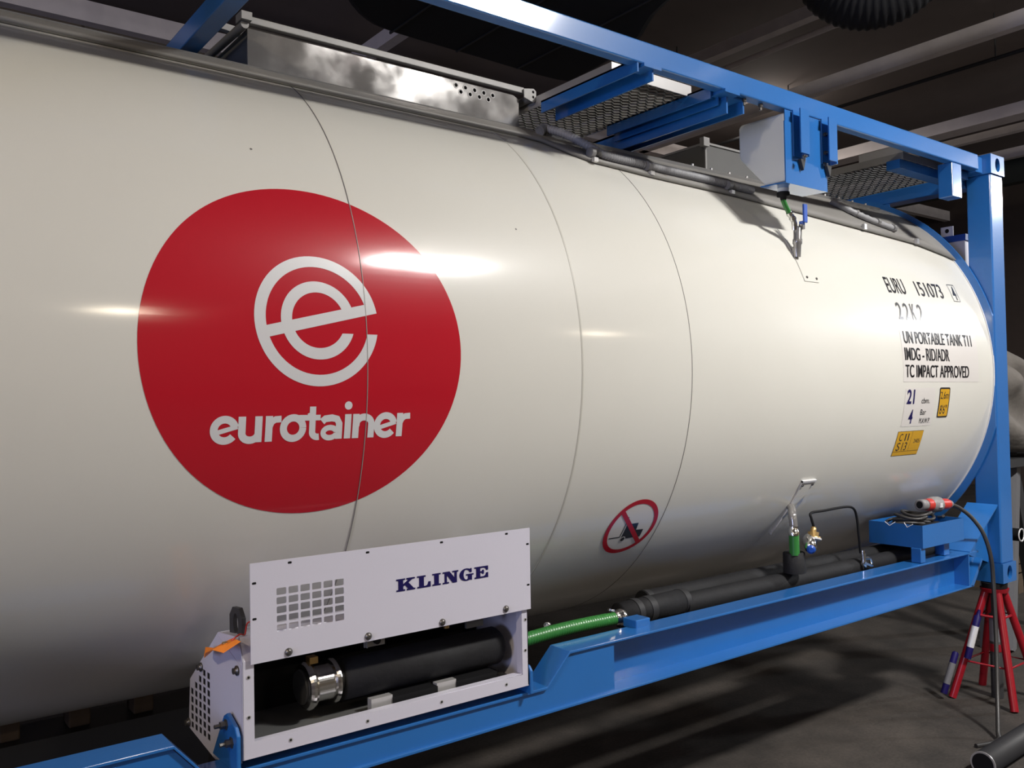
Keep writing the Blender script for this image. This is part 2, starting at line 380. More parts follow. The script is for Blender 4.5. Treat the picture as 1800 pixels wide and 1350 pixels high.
# ---- round red logo
CX, CS = 1.5045, 0.0315
disc = wpoly([circ(1.502, 0.0320, 0.509, 128)], M['red_vinyl'], tank, 0.0008, 'logo_disc', 'large red vinyl disc with the white company logo')
EX, ES, RO, RI, TW = 1.5065, 0.1135, 0.1975, 0.118, 0.034
def arc_band(cx, cy, ro, ri, a0, a1, cut=None, n=72):
    """ring sector; ends given as angles for the outer and inner edge"""
    o = [(cx+ro*math.cos(a0[0]+(a1[0]-a0[0])*k/n), cy+ro*math.sin(a0[0]+(a1[0]-a0[0])*k/n)) for k in range(n+1)]
    i = [(cx+ri*math.cos(a0[1]+(a1[1]-a0[1])*k/n), cy+ri*math.sin(a0[1]+(a1[1]-a0[1])*k/n)) for k in range(n+1)]
    return o+i[::-1]
def loc(p): return (EX+p[0], ES+p[1])
tl = math.radians(13.5); ct, st_ = math.cos(tl), math.sin(tl)
def rotp(u, v): return (EX+u*ct-v*st_, ES+u*st_+v*ct)
cut = -0.038
def ang(r): return 2*PI+math.asin(cut/r)
def bar_ang(r, off): return tl+math.asin(off/r)
h2 = 0.0016
wpoly([arc_band(EX, ES, RO, RO-TW, (bar_ang(RO, -TW/2), bar_ang(RO-TW, TW/2)), (ang(RO), ang(RO-TW)))], M['white_vinyl'], tank, h2, 'logo_emblem', 'outer white ring of the round emblem')
wpoly([arc_band(EX, ES, RI, RI-TW, (bar_ang(RI, TW/2), bar_ang(RI-TW, TW/2)), (ang(RI), ang(RI-TW)))], M['white_vinyl'], tank, h2+0.0001, 'logo_emblem', 'inner white ring of the round emblem')
wpoly([[rotp(-(RO-TW+0.008), -TW/2), rotp(RO*0.996, -TW/2), rotp(math.sqrt((RO-TW)**2-(TW/2)**2)+0.002, TW/2), rotp(-(RO-TW+0.008), TW/2)]], M['white_vinyl'], tank, h2+0.0002, 'logo_emblem', 'sloping white bar across the emblem')
# ---- wordmark letters built from strokes in flattened tank coordinates
BL, XH = -0.2440, -0.1690      # baseline, x-height
def stroke(P, w_, n=0):
    P = [Vector((p[0], p[1])) for p in P]; L = []; Rr = []
    for i, p in enumerate(P):
        d = (P[min(i+1, len(P)-1)]-P[max(i-1, 0)]).normalized(); nn = Vector((-d.y, d.x))*w_/2
        L.append(tuple(p+nn)); Rr.append(tuple(p-nn))
    return L+Rr[::-1]
def arcp(cx, cy, r, a0, a1, n=28, ry=None): return [(cx+r*math.cos(math.radians(a0+(a1-a0)*k/n)), cy+(ry or r)*math.sin(math.radians(a0+(a1-a0)*k/n))) for k in range(n+1)]
SW = 0.0215; H = (BL+XH)/2
letters = []
def letter_e(cx):
    r = 0.0410-SW/2; ry = r
    tl2 = 0.27
    return [stroke(arcp(cx, H, r, 14, 322, 40, ry), SW), stroke([(cx-r, H-r*tl2-0.001), (cx+r+0.006, H+r*tl2+0.001)], SW*0.62)]
letters += [letter_e(1.2255)]
letters += [[stroke([(1.2745, XH), (1.2745, H-0.012)]+arcp(1.2985, H-0.0105, 0.0240, 180, 350, 16, 0.0205), SW), stroke([(1.3225, XH), (1.3225, BL)], SW)]]
letters += [[stroke([(1.3535, XH), (1.3535, BL)], SW), stroke([(1.3555, H+0.008), (1.361, H+0.02), (1.372, XH-0.0105), (1.3900, XH-0.0095)], SW*0.9)]]
letters += [[stroke(arcp(1.427, H, 0.0300, 0, 361, 40, 0.0305), SW), stroke([(1.427, XH-0.0085), (1.450, XH-0.0075), (1.474, XH-0.0080), (1.492, XH-0.0080)], SW*0.78)]]
letters += [[stroke([(1.4865, -0.1440), (1.4865, XH-0.01), (1.4870, H-0.012)]+arcp(1.5050, H-0.0135, 0.0180, 185, 285, 10, 0.0155), SW*0.92), stroke([(1.462, XH-0.0080), (1.5115, XH-0.0080)], SW*0.78), stroke([(1.472, XH-0.001), (1.482, XH+0.004), (1.4865, XH+0.016)], SW*0.5)]]
letters += [[stroke([(1.5175, H+0.0165), (1.527, XH-0.0125), (1.549, XH-0.0100), (1.566, XH-0.014), (1.5735, H+0.010), (1.5740, BL)], SW), stroke(arcp(1.5440, H-0.0175, 0.0215, 0, 361, 30, 0.0155), SW*0.78)]]
letters += [[stroke([(1.6025, XH), (1.6025, BL)], SW), circ(1.6020, -0.1425, 0.0128, 24)]]
letters += [[stroke([(1.6295, XH), (1.6295, BL)], SW), stroke([(1.6310, H)]+arcp(1.6570, H+0.0060, 0.0255, 165, 0, 18, 0.0215)+[(1.6825, BL)], SW)]]
letters += [letter_e(1.7330)]
letters += [[stroke([(1.7830, XH), (1.7830, BL)], SW), stroke([(1.7850, H+0.008), (1.791, H+0.02), (1.802, XH-0.0105), (1.8200, XH-0.0095)], SW*0.9)]]
for i, S in enumerate(letters):
    vs = []; fs = []
    grp = None
    mbv = []; mbf = []
    for j, P in enumerate(S):
        v, f = curve2d([P]); b = len(mbv); mbv += [(q.x, q.y) for q in v]; mbf += [[b+k for k in ff] for ff in f]
    wrap(mbv, mbf, 0.0016+0.00008*(i % 2), 'logo_letter', M['white_vinyl'], tank)
# ---- identification lettering
K = M['black_vinyl']
wtext('EURU', 4.836, 5.026, 0.4235, 0.5195, K, tank, name='identification_text', bold=0.005)
wtext('151073', 5.152, 5.446, 0.4245, 0.5175, K, tank, name='identification_text', bold=0.005)
wtext('4', 5.572, 5.608, 0.4255, 0.5190, K, tank, name='identification_text', bold=0.005)
fr = [[(5.548, 0.4150), (5.628, 0.4150), (5.628, 0.5290), (5.548, 0.5290)], [(5.5515, 0.4180), (5.6245, 0.4180), (5.6245, 0.5260), (5.5515, 0.5260)]]
wpoly(fr, K, tank, 0.002, 'check_digit_frame')
for i, ch in enumerate('22K2'): wtext(ch, 4.855+i*0.0735, 4.855+i*0.0735+0.048, 0.2710, 0.3670, K, tank, name='identification_text', bold=0.005)
wpoly([[(4.828, -0.068), (5.675, -0.068), (5.675, 0.236), (4.828, 0.236)]], M['clear_vinyl'], tank, 0.0008, 'text_backing', 'pale rectangular backing film under three lines of black text')
wtext('UN PORTABLE TANK T11', 4.858, 5.614, 0.1385, 0.2060, K, tank, name='approval_text', bold=0.002, shear=0.0022)
wtext('IMDG - RID/ADR', 4.850, 5.329, 0.0475, 0.1160, K, tank, name='approval_text', bold=0.002, shear=0.0022)
wtext('TC IMPACT APPROVED', 4.849, 5.551, -0.0440, 0.0240, K, tank, name='approval_text', bold=0.002, shear=0.0022)
wpoly([[(4.855, -0.311), (5.17, -0.311), (5.17, -0.100), (4.855, -0.100)]], M['clear_vinyl'], tank, 0.0008, 'text_backing', 'pale square backing film under the volume and pressure figures')
NV = M['navy']
wtext('21', 4.873, 4.952, -0.1865, -0.1080, NV, tank, name='capacity_text', bold=0.024)
wtext('4', 4.916, 4.957, -0.2945, -0.2170, NV, tank, name='capacity_text', bold=0.024)
wtext('cbm.', 5.030, 5.116, -0.1850, -0.1545, K, tank, name='capacity_text', bold=0.004)
wtext('Bar', 5.032, 5.092, -0.2485, -0.2180, K, tank, name='capacity_text', bold=0.004)
wtext('M.A.W.P.', 5.036, 5.148, -0.2955, -0.2665, K, tank, name='capacity_text', bold=0.0)
wpoly([rrect(5.219, 5.338, -0.269, -0.0985, 0.012)], K, tank, 0.0010, 'height_label', 'yellow height label with black border')
wpoly([rrect(5.228, 5.329, -0.260, -0.1075, 0.006)], M['yellow_vinyl'], tank, 0.0016, 'height_label')
wtext('2,6m', 5.233, 5.323, -0.1690, -0.1220, K, tank, name='height_text', bold=0.006)
wtext('8\'6"', 5.240, 5.315, -0.2480, -0.1960, K, tank, name='height_text', bold=0.006)
wpoly([[(4.844, -0.4780), (5.112, -0.4780), (5.112, -0.3362), (4.844, -0.3362)]], K, tank, 0.0010, 'test_label', 'yellow test label with two rows of figures')
wpoly([[(4.846, -0.4760), (5.110, -0.4760), (5.110, -0.3382), (4.846, -0.3382)]], M['yellow_vinyl'], tank, 0.0016, 'test_label')
wtext('C', 4.872, 4.903, -0.3910, -0.3500, K, tank, name='test_text'); wtext('1', 4.928, 4.938, -0.3910, -0.3500, K, tank, name='test_text'); wtext('1', 4.958, 4.968, -0.3910, -0.3500, K, tank, name='test_text')
wtext('S', 4.868, 4.900, -0.4470, -0.4000, K, tank, name='test_text'); wtext('13', 4.922, 4.970, -0.4470, -0.4000, K, tank, name='test_text')
wtext('2405', 5.030, 5.094, -0.4070, -0.3840, K, tank, name='test_text')
wpoly([[(4.846, -0.4535), (5.110, -0.4535), (5.110, -0.4515), (4.846, -0.4515)]], K, tank, 0.0020, 'test_text')
wpoly([[(4.996, -0.4515), (4.9975, -0.4515), (4.9975, -0.3382), (4.996, -0.3382)]], K, tank, 0.0020, 'test_text')
# ---- no-forklift sign
SX, SS, SR = 2.9905, -0.7130, 0.1440
wpoly([circ(SX, SS, SR-0.004, 64)], M['clear_vinyl'], tank, 0.0006, 'warning_sign', 'round sign with a forklift struck out in red')
wpoly([circ(SX, SS, SR, 64), circ(SX, SS, SR-0.022, 64)], M['sign_red'], tank, 0.0016, 'prohibition_ring')
a = math.radians(135); dx, dy = math.cos(a), math.sin(a); rr_ = SR-0.014; ww = 0.0105
wpoly([[(SX+dx*rr_-dy*ww, SS+dy*rr_+dx*ww), (SX-dx*rr_-dy*ww, SS-dy*rr_+dx*ww), (SX-dx*rr_+dy*ww, SS-dy*rr_-dx*ww), (SX+dx*rr_+dy*ww, SS+dy*rr_-dx*ww)]], M['sign_red'], tank, 0.0020, 'prohibition_bar')
wpoly([[(2.958, -0.690), (3.024, -0.690), (3.028, -0.728), (3.072, -0.730), (3.074, -0.772), (2.990, -0.772), (2.958, -0.766)]], K, tank, 0.0012, 'forklift_symbol')
wpoly([[(2.946, -0.652), (2.951, -0.652), (2.951, -0.762), (2.887, -0.762), (2.887, -0.756), (2.946, -0.757)]], K, tank, 0.0012, 'forklift_symbol')
wpoly([circ(2.972, -0.773, 0.015, 20)], M['clear_vinyl'], tank, 0.0014, 'forklift_symbol'); wpoly([circ(2.972, -0.773, 0.011, 20)], K, tank, 0.0018, 'forklift_symbol')
# small dark marks on the cladding
for x, s in ((2.333, 0.5058), (1.376, 0.6861)): wpoly([circ(x, s, 0.004, 10)], M['seam_dark'], tank, 0.0008, 'scuff_mark')
# ---- clear-edged fitting plates lying on the tank side
def strip_plate(x0, x1, s0, s1, m, name, parent, h=0.004):
    mb = MB(); n = 16; vs = []
    for k in range(n+1):
        s = s0+(s1-s0)*k/n
        vs += [onT(x0, s, 0), onT(x0, s, h), onT(x1, s, h), onT(x1, s, 0)]
    fs = [(k*4+j, (k+1)*4+j, (k+1)*4+(j+1) % 4, k*4+(j+1) % 4) for k in range(n) for j in range(4)]
    fs += [(0, 1, 2, 3), (n*4+3, n*4+2, n*4+1, n*4)]
    return mb.add(vs, fs).build(name, m, parent)
up = strip_plate(4.072, 4.19, 0.430, 0.745, M['cream'], 'fitting_plate', tank); lab(up, 'cream cover plate under the upper green hose')
lo_ = strip_plate(4.09, 4.20, -0.905, -0.567, M['cream'], 'fitting_plate', tank, 0.008); lab(lo_, 'cover plate behind the lower green hose')
MB().add([onT(4.088, s, q) for s in (-0.567, -0.905) for q in (0.0, 0.012)]+[onT(4.094, s, q) for s in (-0.567, -0.905) for q in (0.0, 0.012)], [(0, 1, 3, 2), (4, 6, 7, 5), (1, 5, 7, 3), (0, 4, 5, 1), (2, 3, 7, 6)]).build('plate_edge', M['alu'], lo_)
strip_plate(4.088, 4.202, -0.575, -0.565, M['white_vinyl'], 'plate_edge', lo_, 0.012)
for x, s in ((4.10, 0.452), (4.178, 0.450)):
    p = onT(x, s, 0.003); MB().lathe(p, onT(x, s, 1)-onT(x, s, 0), [(0, 0.007), (0.005, 0.006)], 10).build('screw', M['bolt'], up)
for x, s in ((4.10, -0.59), (4.182, -0.59)):
    p = onT(x, s, 0.007); MB().lathe(p, onT(x, s, 1)-onT(x, s, 0), [(0, 0.007), (0.006, 0.006)], 10).build('screw', M['bolt'], lo_)

# ------------------------------------------------------------------ grey weather sheet over the crown of the tank
can = thing('weather_sheet', (3.0, YC, ZC+R), 'grey sheet metal cover along the crown of the tank', 'cover sheet')
LO = [(0.19, 57.5), (2.78, 56.0), (2.95, 49.0), (3.34, 47.2), (3.9, 46.2), (4.5, 43.8), (4.98, 41.6), (5.5, 39.4), (5.8, 36.0), (5.96, 33.2)]
def interp(T, x):
    for (a, b), (c, d) in zip(T, T[1:]):
        if x <= c: return b+(d-b)*(x-a)/(c-a)
    return T[-1][1]
def canopy():
    xs = [0.19]+[0.4+k*0.1 for k in range(56)]+[5.96]; xs = sorted(set(xs)); n = 26; vs = []; fs = []
    for x in xs:
        lo = interp(LO, x); hi = 180-lo
        col = [onA(x, lo+0.35, 0.003), onA(x, lo, 0.017)]
        for k in range(1, n): col.append(onA(x, lo+(hi-lo)*k/n, 0.014))
        col += [onA(x, hi, 0.017), onA(x, hi-0.35, 0.003)]; vs += col
    m_ = n+3
    for i in range(len(xs)-1):
        for k in range(m_-1): fs.append((i*m_+k, i*m_+k+1, (i+1)*m_+k+1, (i+1)*m_+k))
    return MB().add(vs, fs, True)
o = canopy().build('cover_panel', M['canopy'], can); sd = o.modifiers.new('s', 'SOLIDIFY'); sd.thickness = 0.002
def ridge(x0, x1, d0, d1, h0, h1, dd=0.35):
    return MB().add([onA(x0, d0, h0), onA(x1, d1, h0), onA(x1, d1, h1), onA(x0, d0, h1), onA(x0, d0+dd, h0), onA(x1, d1+dd, h0), onA(x1, d1+dd, h1), onA(x0, d0+dd, h1)],
                    [(0, 1, 2, 3), (7, 6, 5, 4), (0, 4, 5, 1), (3, 2, 6, 7), (0, 3, 7, 4), (1, 5, 6, 2)])
ridge(0.19, 2.9, 66.5, 66.5, 0.01, 0.02).build('gutter_flange', M['galv'], can)
ridge(2.9, 5.7, 60.5, 60.5, 0.01, 0.03).build('gutter_flange', M['galv'], can)
for k in range(12):
    x = 3.9+k*0.15; MB().lathe(onA(x, 61.2, 0.026), (0, -0.3, 1), [(0, 0.009), (0.012, 0.006)], 8).build('rivet', M['alu'], can)

# ------------------------------------------------------------------ blue steel frame
B = M['blue']
frame = thing('container_frame', (3.03, 1.219, 0), 'bright blue welded steel frame round the tank with corner castings and rails', 'frame')
def casting(x0, x1, y0, y1, z0, z1):
    ys = (y0+0.0, y0) ; front = y0 if y0 < 1 else y1
    # side face with an oval hole, end faces plain
    cx, cz = (x0+x1)/2, (z0+z1)/2
    d = 0.02 if y0 < 1 else -0.02
    mb = plate([[(x0, z0), (x1, z0), (x1, z1), (x0, z1)], circ(cx, cz, 0.032, 24, 0.042)], lambda v: (v.x, front+d/2+v.z, v.y), 0.02)
    yb0, yb1 = (y0+0.02, y1) if y0 < 1 else (y0, y1-0.02)
    t_ = 0.02
    mb.box(x0, x1, yb0, yb1, z0, z0+t_).box(x0, x1, yb0, yb1, z1-t_, z1).box(x0, x0+t_, yb0, yb1, z0+t_, z1-t_).box(x1-t_, x1, yb0, yb1, z0+t_, z1-t_)
    yy = yb1 if y0 < 1 else yb0
    mb.box(x0+t_, x1-t_, yy-t_ if y0 < 1 else yy, yy if y0 < 1 else yy+t_, z0+t_, z1-t_)
    return mb
W2 = 2.438
for x0, x1 in ((0, 0.178), (5.88, 6.058)):
    for y0, y1 in ((0, 0.162), (W2-0.162, W2)):
        casting(x0, x1, y0, y1, 2.473, 2.591).build('corner_casting', B, frame)
        casting(x0, x1, y0, y1, 0, 0.118).build('corner_casting', B, frame)
        a0, a1 = (y0+0.008, y1-0.01) if y0 < 1 else (y0+0.01, y1-0.008)
        MB().box(x0+0.004, x1-0.012, a0, a1, 0.118, 2.473).build('corner_post', B, frame, bevel=0.008)
for y0, y1 in ((0.03, 0.085), (W2-0.085, W2-0.03)):
    MB().prism([(y0, 2.483), (y1, 2.483), (y1, 2.577), (y0+(0.0028 if y0 < 1 else 0), 2.577)], 'x', 0.178, 5.79).build('top_rail', B, frame, bevel=0.006)
    MB().box(5.79, 5.88, y0+0.02, y1+0.05 if y0 < 1 else y1-0.02, 2.478, 2.575).build('rail_end_block', B, frame, bevel=0.004)
# bottom rails: open channel with a dropped bay where the cooling unit sits
def flange(P, y0, y1, t_):
    mb = MB()
    vs = []
    for x, z in P: vs += [(x, y0, z), (x, y1, z), (x, y1, z-t_), (x, y0, z-t_)]
    n = len(P); fs = [(i*4+j, (i+1)*4+j, (i+1)*4+(j+1) % 4, i*4+(j+1) % 4) for i in range(n-1) for j in range(4)]+[(0, 1, 2, 3), (n*4-1, n*4-2, n*4-3, n*4-4)]
    return mb.add(vs, fs)
TOP = [(0.178, 0.243), (1.078, 0.241), (1.175, 0.130), (2.362, 0.125), (2.470, 0.231), (5.62, 0.229)]
for mir in (0, 1):
    def Y(y): return W2-y if mir else y
    ya, yb = sorted((Y(0.02), Y(0.132)))
    flange(TOP, ya, yb, 0.010).build('bottom_rail_top_flange', B, frame, bevel=0.002)
    wa, wb = sorted((Y(0.106), Y(0.114)))
    MB().prism([(2.70, 0.035), (5.55, 0.035), (5.66, 0.165), (5.88, 0.165), (5.88, 0.222), (2.70, 0.222)], 'y', wa, wb).build('bottom_rail_web', B, frame)
    ca, cb = sorted((Y(0.032), Y(0.042)))
    MB().prism([(0.178, 0.035), (2.70, 0.035), (2.70, 0.222), (2.474, 0.222), (2.366, 0.116), (1.171, 0.121), (1.074, 0.232), (0.178, 0.234)], 'y', ca, cb).build('bottom_rail_web', B, frame)
    MB().box(0.178, 5.55, ya, yb, 0.0295, 0.0395).build('bottom_rail_lower_flange', B, frame, bevel=0.002)
    sa, sb = sorted((Y(0.022), Y(0.106)))
    MB().box(5.50, 5.51, sa, sb, 0.04, 0.219).build('stiffener', B, frame)
    MB().box(2.70, 2.706, sorted((Y(0.04), Y(0.106)))[0], sorted((Y(0.04), Y(0.106)))[1], 0.04, 0.219).build('stiffener', B, frame)
    # diagonal brace plate up to the corner post
    ga, gb = sorted((Y(0.022), Y(0.20)))
    flange([(5.52, 0.232), (5.884, 0.472)], ga, gb, 0.01).build('brace_plate', B, frame)
    ha, hb = sorted((Y(0.085), Y(0.095)))
    MB().prism([(5.53, 0.225), (5.884, 0.118), (5.884, 0.462)], 'y', ha, hb).build('brace_gusset', B, frame)
    ja, jb = sorted((Y(0.03), Y(0.05)))
    MB().prism([(5.51, 0.0395), (5.55, 0.0295), (5.67, 0.17), (5.66, 0.18)], 'y', ya, yb).build('rail_end_plate', B, frame)
# saddle rings at both ends
def clampring(x0, x1, ri, ro, n=140):
    mb = MB(); vs = []
    for k in range(n):
        a_ = 2*PI*k/n
        for x in (x0, x1):
            for r in (ri, ro):
                y = YC-r*math.cos(a_); z = ZC+r*math.sin(a_)
                vs.append((x, min(max(y, 0.012), W2-0.012), max(z, 0.03)))
    fs = []
    for k in range(n):
        a_, b_ = k*4, ((k+1) % n)*4
        fs += [(a_, a_+1, b_+1, b_), (a_+2, b_+2, b_+3, a_+3), (a_+1, a_+3, b_+3, b_+1), (a_, b_, b_+2, a_+2)]
    return mb.add(vs, fs)
clampring(5.866, 5.879, 1.150, 1.252).build('saddle_ring', B, frame)
clampring(0.179, 0.189, 1.150, 1.252).build('saddle_ring', B, frame)
# cross members on top
for x0, x1 in ((1.385, 1.452),): MB().box(x0, x1, 0.085, W2-0.085, 2.484, 2.560).build('cross_member', B, frame, bevel=0.004)
def bracket(x0, x1, y0, y1, z, name='walkway_bracket'):
    MB().box(x0, x0+0.008, y0, y1, z, z+0.055).box(x0, x1, y0, y1, z+0.047, z+0.055).box(x1-0.05, x1-0.042, y0, y1, z-0.02, z+0.047).build(name, B, frame)
bracket(2.895, 3.03, 0.035, 0.64, 2.447); bracket(3.40, 3.50, 0.085, 0.74, 2.455)
for x in (2.92, 3.42): MB().box(x, x+0.10, 0.02, 0.10, 2.470, 2.484).build('bracket_foot', B, frame)
MB().box(3.475, 3.485, 0.06, W2-0.06, 2.395, 2.482).box(3.475, 3.60, 0.06, W2-0.06, 2.472, 2.482).box(3.59, 3.60, 0.06, W2-0.06, 2.415, 2.482).build('cross_member', B, frame)
for x in (3.60, 3.72): MB().lathe((x, 0.06, 2.484), (0, 0, -1), [(0, 0.012), (0.014, 0.012), (0.014, 0.007), (0.03, 0.007)], 6, False).build('bolt', M['bolt'], frame)
for x0 in (5.88,):
    MB().box(5.90, 6.02, 0.162, W2-0.162, 2.415, 2.50).build('end_header', B, frame, bevel=0.004)
    MB().prism([(0.66, 2.415), (W2-0.66, 2.415), (W2-0.66, 2.22), (1.75, 2.30), (0.69, 2.30), (0.66, 2.22)][:2]+[(W2-0.66, 2.12), (0.66, 2.12)], 'x', 5.90, 5.91).build('end_plate', B, frame)
    MB().box(0.04, 0.15, 0.162, W2-0.162, 2.415, 2.50).build('end_header', B, frame)
    MB().box(5.90, 6.02, 0.162, W2-0.162, 0.02, 0.14).build('end_sill', B, frame); MB().box(0.04, 0.15, 0.162, W2-0.162, 0.02, 0.14).build('end_sill', B, frame)
MB().box(5.12, 5.90, 0.16, 0.24, 2.425, 2.475).build('walkway_bearer', B, frame)
MB().box(4.95, 5.90, 0.92, 1.0, 2.425, 2.475).build('walkway_bearer', B, frame)
MB().box(5.47, 5.58, 0.035, 0.12, 2.285, 2.484).build('rail_stub', B, frame, bevel=0.004)
MB().box(5.60, 5.80, 0.10, 0.26, 2.44, 2.484).build('rail_gusset', B, frame)
# small block on the bottom rail
MB().box(2.875, 2.955, 0.085, 0.16, 0.225, 0.262).build('hose_stop', B, frame, bevel=0.004)

# ------------------------------------------------------------------ walkways
def grating(t, x0, x1, y0, y1, z, m='grating'):
    mb = MB(); nx = 9; ny = int((y1-y0)/0.028); dx = (x1-x0)/nx
    for j in range(ny):
        yy = y0+(y1-y0)*j/ny; P = []
        for i in range(nx*2+1):
            P.append((x0+dx*i/2, yy+(0.010 if (i+j) % 2 else -0.004), z))
        for a_, b_ in zip(P, P[1:]): mb.bar(a_, b_, 0.009, 0.005)
    mb.build('grating', M[m], t)
t = thing('walkway', (3.18, 1.2, 2.502), 'aluminium walkway tray with expanded metal grating beside the stainless box', 'walkway', None)
MB().box(2.93, 2.936, 0.215, 2.2, 2.502, 2.552).box(3.42, 3.426, 0.215, 2.2, 2.502, 2.552).box(2.936, 3.42, 0.215, 0.221, 2.502, 2.552).box(2.936, 3.42, 2.194, 2.2, 2.502, 2.552).build('tray_frame', M['alu'], t)
grating(t, 2.936, 3.42, 0.23, 2.19, 2.506)
t = thing('walkway', (5.5, 1.2, 2.476), 'aluminium walkway tray with dark grating at the far right end above the tank', 'walkway')
MB().box(5.14, 5.146, 0.15, 2.2, 2.476, 2.515).box(5.80, 5.806, 0.15, 2.2, 2.476, 2.515).box(5.146, 5.80, 0.15, 0.156, 2.476, 2.515).box(5.146, 5.8, 2.194, 2.2, 2.476, 2.515).build('tray_frame', M['galv'], t)
MB().box(5.14, 5.20, 0.15, 0.42, 2.515, 2.560).build('tray_lug', M['alu'], t)
grating(t, 5.146, 5.80, 0.17, 2.19, 2.482, 'darkmetal')

# ------------------------------------------------------------------ stainless boxes on the crown
t = thing('spill_box', (2.2, 1.2, 2.36), 'long shiny stainless steel box on top of the tank with nine small vent holes', 'box')
holes = []
for k in range(5): holes.append(circ(2.506+k*0.0495, 2.5265-k*0.0015, 0.0080, 12))
for k in range(4): holes.append(circ(2.531+k*0.0495, 2.5015-k*0.0015, 0.0080, 12))
plate([[(1.575, 2.365), (2.852, 2.365), (2.852, 2.532), (2.82, 2.546), (1.575, 2.554)]]+holes, lambda v: (v.x, 0.752+v.z, v.y), 0.004).build('front_panel', M['stainless'], t)
for h in holes: 
    cx = sum(p[0] for p in h)/12; cz = sum(p[1] for p in h)/12
    plate([circ(cx, cz, 0.0130, 16), circ(cx, cz, 0.0084, 16)], lambda v: (v.x, 0.7495+v.z, v.y), 0.001).build('hole_rim', M['galv'], t)
MB().box(1.575, 1.579, 0.755, 1.7, 2.36, 2.545).build('end_panel', M['darkgrey'], t); MB().box(2.848, 2.852, 0.755, 1.7, 2.36, 2.53).build('end_panel', M['darkgrey'], t)
MB().box(1.575, 2.852, 1.7, 1.704, 2.36, 2.545).build('back_panel', M['darkgrey'], t)
MB().box(1.58, 2.84, 0.757, 1.698, 2.528, 2.532).build('lid', M['darkgrey'], t)
MB().prism([(0.728, 2.556), (0.752, 2.556), (0.752, 2.578), (0.728, 2.584)], 'x', 1.56, 2.87).build('lid_rail', M['galv'], t, bevel=0.003)
MB().bar((1.60, 1.45, 2.85), (2.98, 1.45, 2.72), 0.03, 0.03).build('lid_rail', M['galv'], t)
MB().bar((1.60, 1.45, 2.85), (1.60, 1.45, 2.53), 0.02, 0.02).bar((2.6, 1.45, 2.755), (2.6, 1.45, 2.53), 0.02, 0.02).build('rail_post', M['darkgrey'], t)
for y in (0.70, 0.92):
    plate([[(2.86, 2.535), (2.86, 2.575), (2.915, 2.585), (2.93, 2.575), (2.93, 2.535), (2.915, 2.520)], circ(2.913, 2.569, 0.007, 12), circ(2.913, 2.545, 0.007, 12)], lambda v: (v.x, y+0.02+v.z, v.y), 0.006).build('hinge_bracket', M['galv'], t)
MB().tube([(2.913, 0.725, 2.545), (2.913, 0.95, 2.545)], 0.018, 10).build('hinge_tube', M['galv'], t)
MB().box(1.535, 1.575, 0.70, 0.76, 2.555, 2.585).build('hinge_bracket', M['galv'], t); MB().tube([(1.555, 0.72, 2.545), (1.555, 1.2, 2.56)], 0.016, 10).build('hinge_tube', M['galv'], t)
t = thing('spill_box', (4.9, 1.4, 2.40), 'second dark grey sheet box on the tank crown behind the blue reservoir', 'box')
MB().box(4.338, 5.50, 0.90, 0.904, 2.40, 2.617).build('front_panel', M['darkgrey'], t)
MB().box(4.334, 4.338, 0.90, 1.75, 2.40, 2.617).build('end_panel', M['darkgrey'], t)
MB().box(5.50, 5.504, 0.90, 1.75, 2.40, 2.617).build('end_panel', M['darkgrey'], t); MB().box(4.334, 5.5, 1.75, 1.754, 2.40, 2.617).build('back_panel', M['darkgrey'], t)
MB().box(4.334, 5.50, 0.892, 0.904, 2.610, 2.622).box(4.328, 4.338, 0.892, 1.75, 2.610, 2.622).box(4.330, 4.342, 0.894, 0.902, 2.42, 2.612).build('edge_trim', M['galv'], t)
MB().box(4.29, 4.34, 0.87, 0.90, 2.59, 2.64).build('latch', M['galv'], t)

# ------------------------------------------------------------------ grey corrugated conduit along the sheet edge
t = thing('cable_conduit', (3.4, 0.42, 2.2), 'grey corrugated cable conduit clipped along the top edge of the tank', 'conduit')
pp = smooth_path([onA(2.86, 60.5, 0.03), onA(2.90, 61, 0.045), onA(2.96, 57.5, 0.05), onA(3.02, 53.0, 0.045), onA(3.10, 50.6, 0.036), onA(3.34, 50.2, 0.034), onA(3.7, 49.6, 0.034), onA(4.10, 48.6, 0.034)], 12)
pp = resample(pp, 0.0045)
MB().tube(pp, 0.02, 12, rf=lambda i: (0.0200, 0.0200, 0.0165)[i % 3]).build('corrugated_tube', M['conduit'], t)
MB().tube(pp[:8], 0.024, 12).build('end_gland', M['galv'], t)
for x, d in ((3.005, 50.5), (3.345, 49.6), (3.90, 48.4)):
    q = onA(x, d, 0.035); MB().tube([q+Vector((-0.011, 0, 0)), q+Vector((0.011, 0, 0))], 0.0235, 14).build('clip', M['galv'], t)
    q2 = onA(x, d-1.75, 0.022); MB().box(q2.x-0.012, q2.x+0.012, q2.y-0.012, q2.y+0.006, q2.z-0.012, q2.z+0.006).build('clip_foot', M['alu'], t)
t = thing('cable_gland', (5.2, 0.4, 2.1), 'short grey cable tail with glands on the sheet above the lettering', 'cable')
MB().tube(smooth_path([onA(4.95, 54, 0.03), onA(5.02, 49, 0.035), onA(5.15, 46, 0.033), onA(5.35, 43.5, 0.032)], 10), 0.016, 10, rf=lambda i: 0.016+(0.003 if i % 3 == 0 else 0)).build('cable_tail', M['conduit'], t)
for x, d in ((5.05, 48.3), (5.2, 45.4), (5.33, 43.7)): MB().lathe(onA(x, d, 0.034), (1, 0, 0), [(-0.012, 0.022), (0.012, 0.022)], 8, False).build('gland_nut', M['galv'], t)
